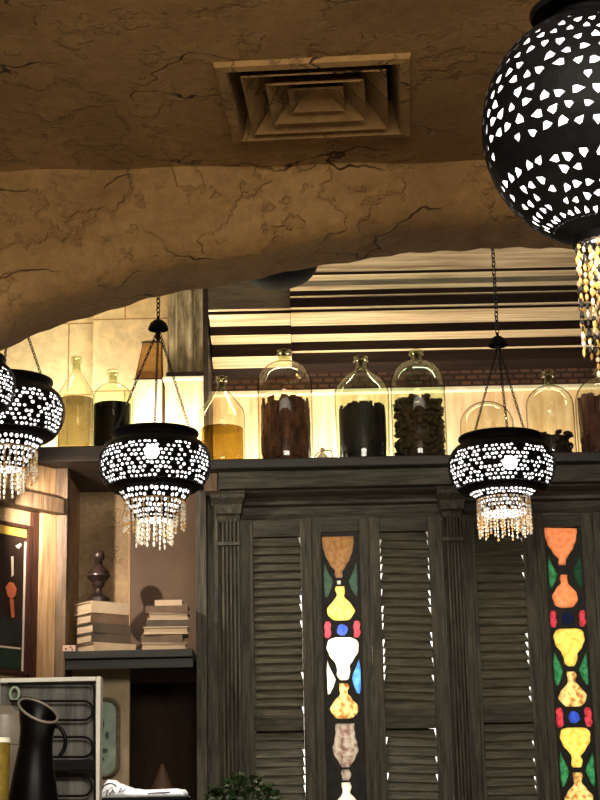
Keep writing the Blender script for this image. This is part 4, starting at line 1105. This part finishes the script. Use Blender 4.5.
# raised worn rim
rim = [(v.co.copy()+w.co.copy())/2 for v, w in zip(rings[nb-1], rings[nb])]
part('body', b, 'jug', rt, smooth='auto')
b = BM(); tube(b, rim, 1.35*m, 8, closed=True); part('rim', b, 'jugrim', rt, smooth=True)
b = BM(); hx = jx+16*m
tube(b, smoothline([(hx, YJ+.01, zat(727, YJ, 50)), (hx+8*m, YJ+.01, zat(727, YJ, 55)), (hx+14*m, YJ+.01, zat(737, YJ, 60)), (hx+13.5*m, YJ+.01, zat(748, YJ, 60)), (hx+8.5*m, YJ+.01, zat(757, YJ, 56))], 6), 2.1*m, 8)
part('handle', b, 'jug', rt, smooth=True)
# pale jar and yellow glass
c = Vector((at(-2, 750, 4.55).x, 4.62, zct)); zt_ = zat(706, 4.62, 5)
rt = thing('pale_jar', 'pale ceramic jar behind the black jug', 'jar', c)
h = zt_-zct; r = .062
b = BM(); lathe(b, [(0, 0), (r*.8, 0), (r, .02), (r*1.05, h*.4), (r, h*.8)], c, 32); part('body', b, 'palejar', rt, smooth='auto')
b = BM(); lathe(b, [(r*1.04, h*.801), (r*1.05, h*.83), (r*.9, h*.95), (r*.3, h), (0, h)], c, 32); part('lid', b, 'palejar', rt, smooth='auto')
c = Vector((at(-4, 760, 4.1).x, 4.1, zct)); zt_ = zat(738, 4.1, 5); h = zt_-zct; r = at(9.5, 760, 4.1).x-c.x
rt = thing('yellow_glass', 'yellow crackled glass with a white rim beside the black jug', 'glass', c)
b = BM(); lathe(b, [(0, 0), (r*.9, 0), (r*.98, .01), (r, h-.012), (r*.93, h-.012), (r*.9, .02), (0, .02)], c, 36, caps=False); part('body', b, 'yellowglaze', rt, smooth='auto')
b = BM(); lathe(b, [(r*1.01, h-.0115), (r*1.02, h), (r*.93, h), (r*.93, h-.0115)], c, 36, caps=False); part('rim', b, 'whiteenamel', rt)
# coil panel
YK = 4.95
ka, kb = at(-6, 740, YK).x, at(100.5, 740, YK).x; kz1 = zat(677.5, YK, 60); kz0 = zct
kw = (at(60, 740, YK).x-at(10, 740, YK).x)/50
rt = thing('coil_panel', 'white-edged upright panel carrying black hairpin coils behind the black jug', 'appliance panel', ((ka+kb)/2, YK, kz0))
b = BM(); box(b, (ka+.012, YK+.012, kz0+.013), (kb-.012, YK+.03, kz1-.013)); part('sheet', b, 'steel', rt)
b = BM(); e = 6*kw
box(b, (kb-e*.8, YK-.012, kz0+.001), (kb, YK+.05, kz1), bev=.003); box(b, (ka, YK-.012, kz0+.001), (ka+e*.8, YK+.05, kz1), bev=.003)
box(b, (ka+e*.8+.0005, YK-.012, kz1-e*.75), (kb-e*.8-.0005, YK+.05, kz1), bev=.003); part('edge_frame', b, 'whiteenamel', rt)
def kp(x, y): return at(x, y, YK-.012)
def arc(cx_, cy_, r_, a0, a1, n=7): return [(cx_+r_*math.cos(math.radians(a0+(a1-a0)*k/n)), cy_+r_*math.sin(math.radians(a0+(a1-a0)*k/n))) for k in range(n+1)]
for (ya, yb, xe) in ((701, 720, 93), (737, 757, 93), (776, 796, 92)):
    r_ = (yb-ya)/2
    path = [(10, ya)] + arc(xe-r_, (ya+yb)/2, r_, -90, 90, 9) + [(10, yb)]
    b = BM(); tube(b, [kp(*p) for p in path], 1.25*kw, 8); part('hairpin_coil', b, 'blackpaint', rt)
b = BM(); tube(b, [kp(*p) for p in [(8, 683.5)] + arc(89, 689, 5.5, -90, 0, 5) + [(95, 830)]], 1.2*kw, 8); part('feed_pipe', b, 'blackpaint', rt)
b = BM(); box(b, (at(45, 765, YK).x, YK-.045, zat(772, YK, 70)), (at(96.5, 765, YK).x, YK-.022, zat(760.5, YK, 70)), bev=.004); part('control_box', b, 'blackpaint', rt)
b = BM(); cc = at(15, 694, YK); tube(b, [(cc.x+4.5*kw*math.cos(2*PI*k/20), YK-.008, cc.z+6.5*kw*math.sin(2*PI*k/20)) for k in range(20)], 1.4*kw, 6, closed=True); part('round_clip', b, 'greenplate', rt)

# back counter with folded cloth and plant
zq = zat(797, 6.3, 140)
rt = thing('back_counter', 'low dark counter along the foot of the screen', 'counter', (-.5, 6.6, 0))
b = BM(); box(b, (-.98, 6.3, 1.06), (.15, 7.3, 1.10), bev=.004); part('worktop', b, 'darkwood', rt)
b = BM(); box(b, (-.95, 6.36, 0), (.11, 7.28, 1.059)); part('body', b, 'darkwood', rt)
qa, qb = at(94, 798, 6.3).x, at(186, 798, 6.3).x
rt = thing('dark_crate', 'black box under the bright white cloth', 'box', ((qa+qb)/2, 6.5, 1.10))
b = BM(); box(b, (qa, 6.31, 1.1005), (qb, 6.72, zq-.014), bev=.004); part('body', b, 'blackpaint', rt)
b = BM(); box(b, (qa-.004, 6.305, zq-.0135), (qb+.004, 6.725, zq), bev=.003); part('lid', b, 'blackpaint', rt)
b = BM()
nx, ny = 30, 12; grid = []; under = []
top_px = [(97, 796), (101, 788), (106, 781), (110, 778.5), (113, 782), (120, 785), (128, 788.5), (140, 790), (160, 790), (175, 789.5), (182, 791), (183, 794)]
def toprow(x):
    for (xa_, ya_), (xb_, yb_) in zip(top_px, top_px[1:]):
        if xa_ <= x <= xb_: return ya_+(yb_-ya_)*(x-xa_)/(xb_-xa_)
    return 796
for i in range(nx+1):
    fx = 97+(183-97)*i/nx; col = []; colu = []
    for j in range(ny+1):
        g_ = j/ny; yy = 6.33+.26*g_
        hgt = (797-toprow(fx))*.0038*math.sin(PI*min(1, .12+g_*.95))**.7
        base = at(fx, 797, 6.33)
        p = Vector((base.x + .012*math.sin(j*.9+i*.3), yy + .006*math.sin(i*.8), zq+.003+max(hgt, .001)+.002*math.sin(i*1.3+j*.8)**2))
        col.append(b.verts.new(p)); colu.append(b.verts.new((p.x, p.y, zq+.001)))
    grid.append(col); under.append(colu)
for i in range(nx):
    for j in range(ny):
        b.faces.new((grid[i][j], grid[i+1][j], grid[i+1][j+1], grid[i][j+1])); b.faces.new((under[i][j], under[i][j+1], under[i+1][j+1], under[i+1][j]))
for i in range(nx):
    for j in (0, ny): b.faces.new((grid[i][j], under[i][j], under[i+1][j], grid[i+1][j]))
for j in range(ny):
    for i in (0, nx): b.faces.new((grid[i][j], grid[i][j+1], under[i][j+1], under[i][j]))
rt = thing('white_cloth', 'crumpled bright white cloth with a dark printed drawing, lying on the black box', 'cloth', (at(130, 797, 6.33).x, 6.45, zq))
part('cloth', b, 'paper', rt, smooth=True)
b = BM()
def ck(x, y): 
    q = at(x, y, 6.324); return q
for line, r__ in ((arc(110, 792, 8.5, 175, 320, 12), .0028), (((106, 795), (108, 790), (110, 794), (113, 789), (114, 793)), .0026), (((119, 792), (121, 788), (123, 792), (125, 789)), .002), (((148, 793.5), (158, 792.8), (170, 792.2)), .002)):
    b = BM(); tube(b, [ck(*p) for p in line], r__, 5); part('printed_line', b, 'ink', rt)
# plant
YPl = 6.75
c = Vector((at(243, 800, YPl).x, YPl, 1.1005))
rt = thing('potted_plant', 'small-leaved dark green potted plant in front of the shutters', 'plant', c)
zt_ = zat(776, YPl, 243)
b = BM(); lathe(b, [(0, 0), (.07, 0), (.095, .13), (.10, .135), (.10, .15), (.088, .15), (.08, .12), (0, .12)], c, 28, caps=False); part('pot', b, 'terracotta', rt, smooth='auto')
b = BM(); rnd = random.Random(77)
top = zt_-c.z
for k in range(14):
    a = rnd.uniform(0, 2*PI); r = .11*rnd.random()
    tube(b, smoothline([c+Vector((.02*math.cos(a), .02*math.sin(a), .115)), c+Vector((r*.6*math.cos(a), r*.6*math.sin(a), .23)), c+Vector((r*1.15*math.cos(a), r*1.15*math.sin(a), top-.06*rnd.random()-.02))], 4), .0025, 5)
part('stems', b, 'leaf', rt)
b = BM()
for k in range(330):
    a = rnd.uniform(0, 2*PI); ph = math.acos(rnd.uniform(-.25, 1)); rr = rnd.uniform(.78, 1.0)
    p = c + Vector((.145*rr*math.sin(ph)*math.cos(a), .13*rr*math.sin(ph)*math.sin(a), top-.15 + .155*rr*math.cos(ph)))
    L, w = rnd.uniform(.028, .046), rnd.uniform(.011, .018)
    xf = Matrix.Translation(p) @ Matrix.Rotation(a+rnd.uniform(-.8, .8), 4, 'Z') @ Matrix.Rotation(rnd.uniform(-.9, .6), 4, 'Y') @ Matrix.Rotation(rnd.uniform(-.6, .6), 4, 'X')
    pts = [(0, 0, 0), (L*.3, w, .003), (L*.7, w*.8, .004), (L, 0, -.004), (L*.7, -w*.8, .004), (L*.3, -w, .003)]
    mid = [(L*.3, 0, -.003), (L*.7, 0, -.003)]
    v = [b.verts.new(xf @ Vector(q)) for q in pts]; mm = [b.verts.new(xf @ Vector(q)) for q in mid]
    mi = 1 if rnd.random() < .22 else 0
    for f in ((v[0], v[1], mm[0]), (v[1], v[2], mm[1], mm[0]), (v[2], v[3], mm[1]), (v[3], v[4], mm[1]), (v[4], v[5], mm[0], mm[1]), (v[5], v[0], mm[0])):
        b.faces.new(f).material_index = mi
o = part('foliage', b, ['leaf', 'leaflight'], rt); o['kind'] = 'stuff'

# ------------------------------------------------------------------ light
warm = (1, .91, .74)
# strip lights lying at the back of the shelves
area((at(320, 440, 8.2).x, 8.22, ZS+.03), (PI, 0, 0), 1.15, .10, 13, warm, 'shelf_strip_light')
area((at(540, 440, 8.2).x, 8.22, ZS+.03), (PI, 0, 0), .8, .10, 4, warm, 'shelf_strip_light')
area((at(90, 440, 8.2).x, 8.25, zl+.03), (PI, 0, 0), .60, .12, 20, warm, 'niche_strip_light')
area((at(185, 440, 7.9).x, 7.92, zl+.03), (PI-.25, 0, 0), .40, .10, 12, warm, 'niche_strip_light')
lamp((at(322.5, 440, 7.98).x, 7.98, ZS+.05), 2.5, .02, (1, .93, .8), 'fitting_light')
area((at(430, 270, 6.9).x, beamB+.10, zat(262, beamB+.1, 430)+.16), (PI-math.radians(58), 0, 0), 2.6, .12, 7, warm, 'arch_fill_light', 110)  # unseen fill added behind the arch to brighten the cornice top
# room behind the screen
area((at(460, 640, 8.8).x, 8.9, 1.75), (-PI/2, 0, PI), 2.4, 1.9, 60, (1, .97, .9), 'back_room_light')
lamp((at(343, 652, 8.4).x, 8.32, zat(652, 8.3, 343)), 10, .04, (1, .95, .85), 'back_room_lamp')
# unseen fill lights added for the dim dining room around the camera
area((.3, 1.0, 3.3), (math.radians(68), 0, 0), 2.5, 1.0, 180, (1, .92, .78), 'room_light')
area((-.4, 3.0, .9), (PI, 0, 0), 2.5, 2.0, 38, (1, .84, .58), 'ceiling_fill')  # added upward fill that brightens the ceiling
# lamp by the hanging lanterns that throws the finial's shadow
sd = bpy.data.lights.new('alcove_lamp', 'SPOT'); sd.energy = 46; sd.color = (1, .86, .70); sd.spot_size = math.radians(125); sd.spot_blend = 1; sd.shadow_soft_size = .008
so = bpy.data.objects.new('alcove_lamp', sd); COL.objects.link(so)
so.location = (-1.25, 7.32, 2.79); so.rotation_euler = Vector((.40, .75, -.22)).to_track_quat('-Z', 'Y').to_euler()
sd = bpy.data.lights.new('cloth_fill_spot', 'SPOT'); sd.energy = 260; sd.color = (1, .97, .92); sd.spot_size = math.radians(14); sd.spot_blend = .5; sd.shadow_soft_size = .04  # added unseen spot that brightens the white cloth
so = bpy.data.objects.new('cloth_fill_spot', sd); COL.objects.link(so)
so.location = (-.75, 5.2, 3.7)
so.rotation_euler = (at(138, 797, 6.42)-so.location).to_track_quat('-Z', 'Y').to_euler()

w = bpy.data.worlds.new('world'); scn.world = w; w.use_nodes = True
w.node_tree.nodes['Background'].inputs[0].default_value = (1, .85, .65, 1)
w.node_tree.nodes['Background'].inputs[1].default_value = .03
scn.view_settings.view_transform = 'Standard'
scn.view_settings.look = 'None'
scn.view_settings.gamma = 1
scn.view_settings.exposure = 0
scn.cycles.max_bounces = 12
scn.cycles.transparent_max_bounces = 24
scn.cycles.sample_clamp_indirect = 6
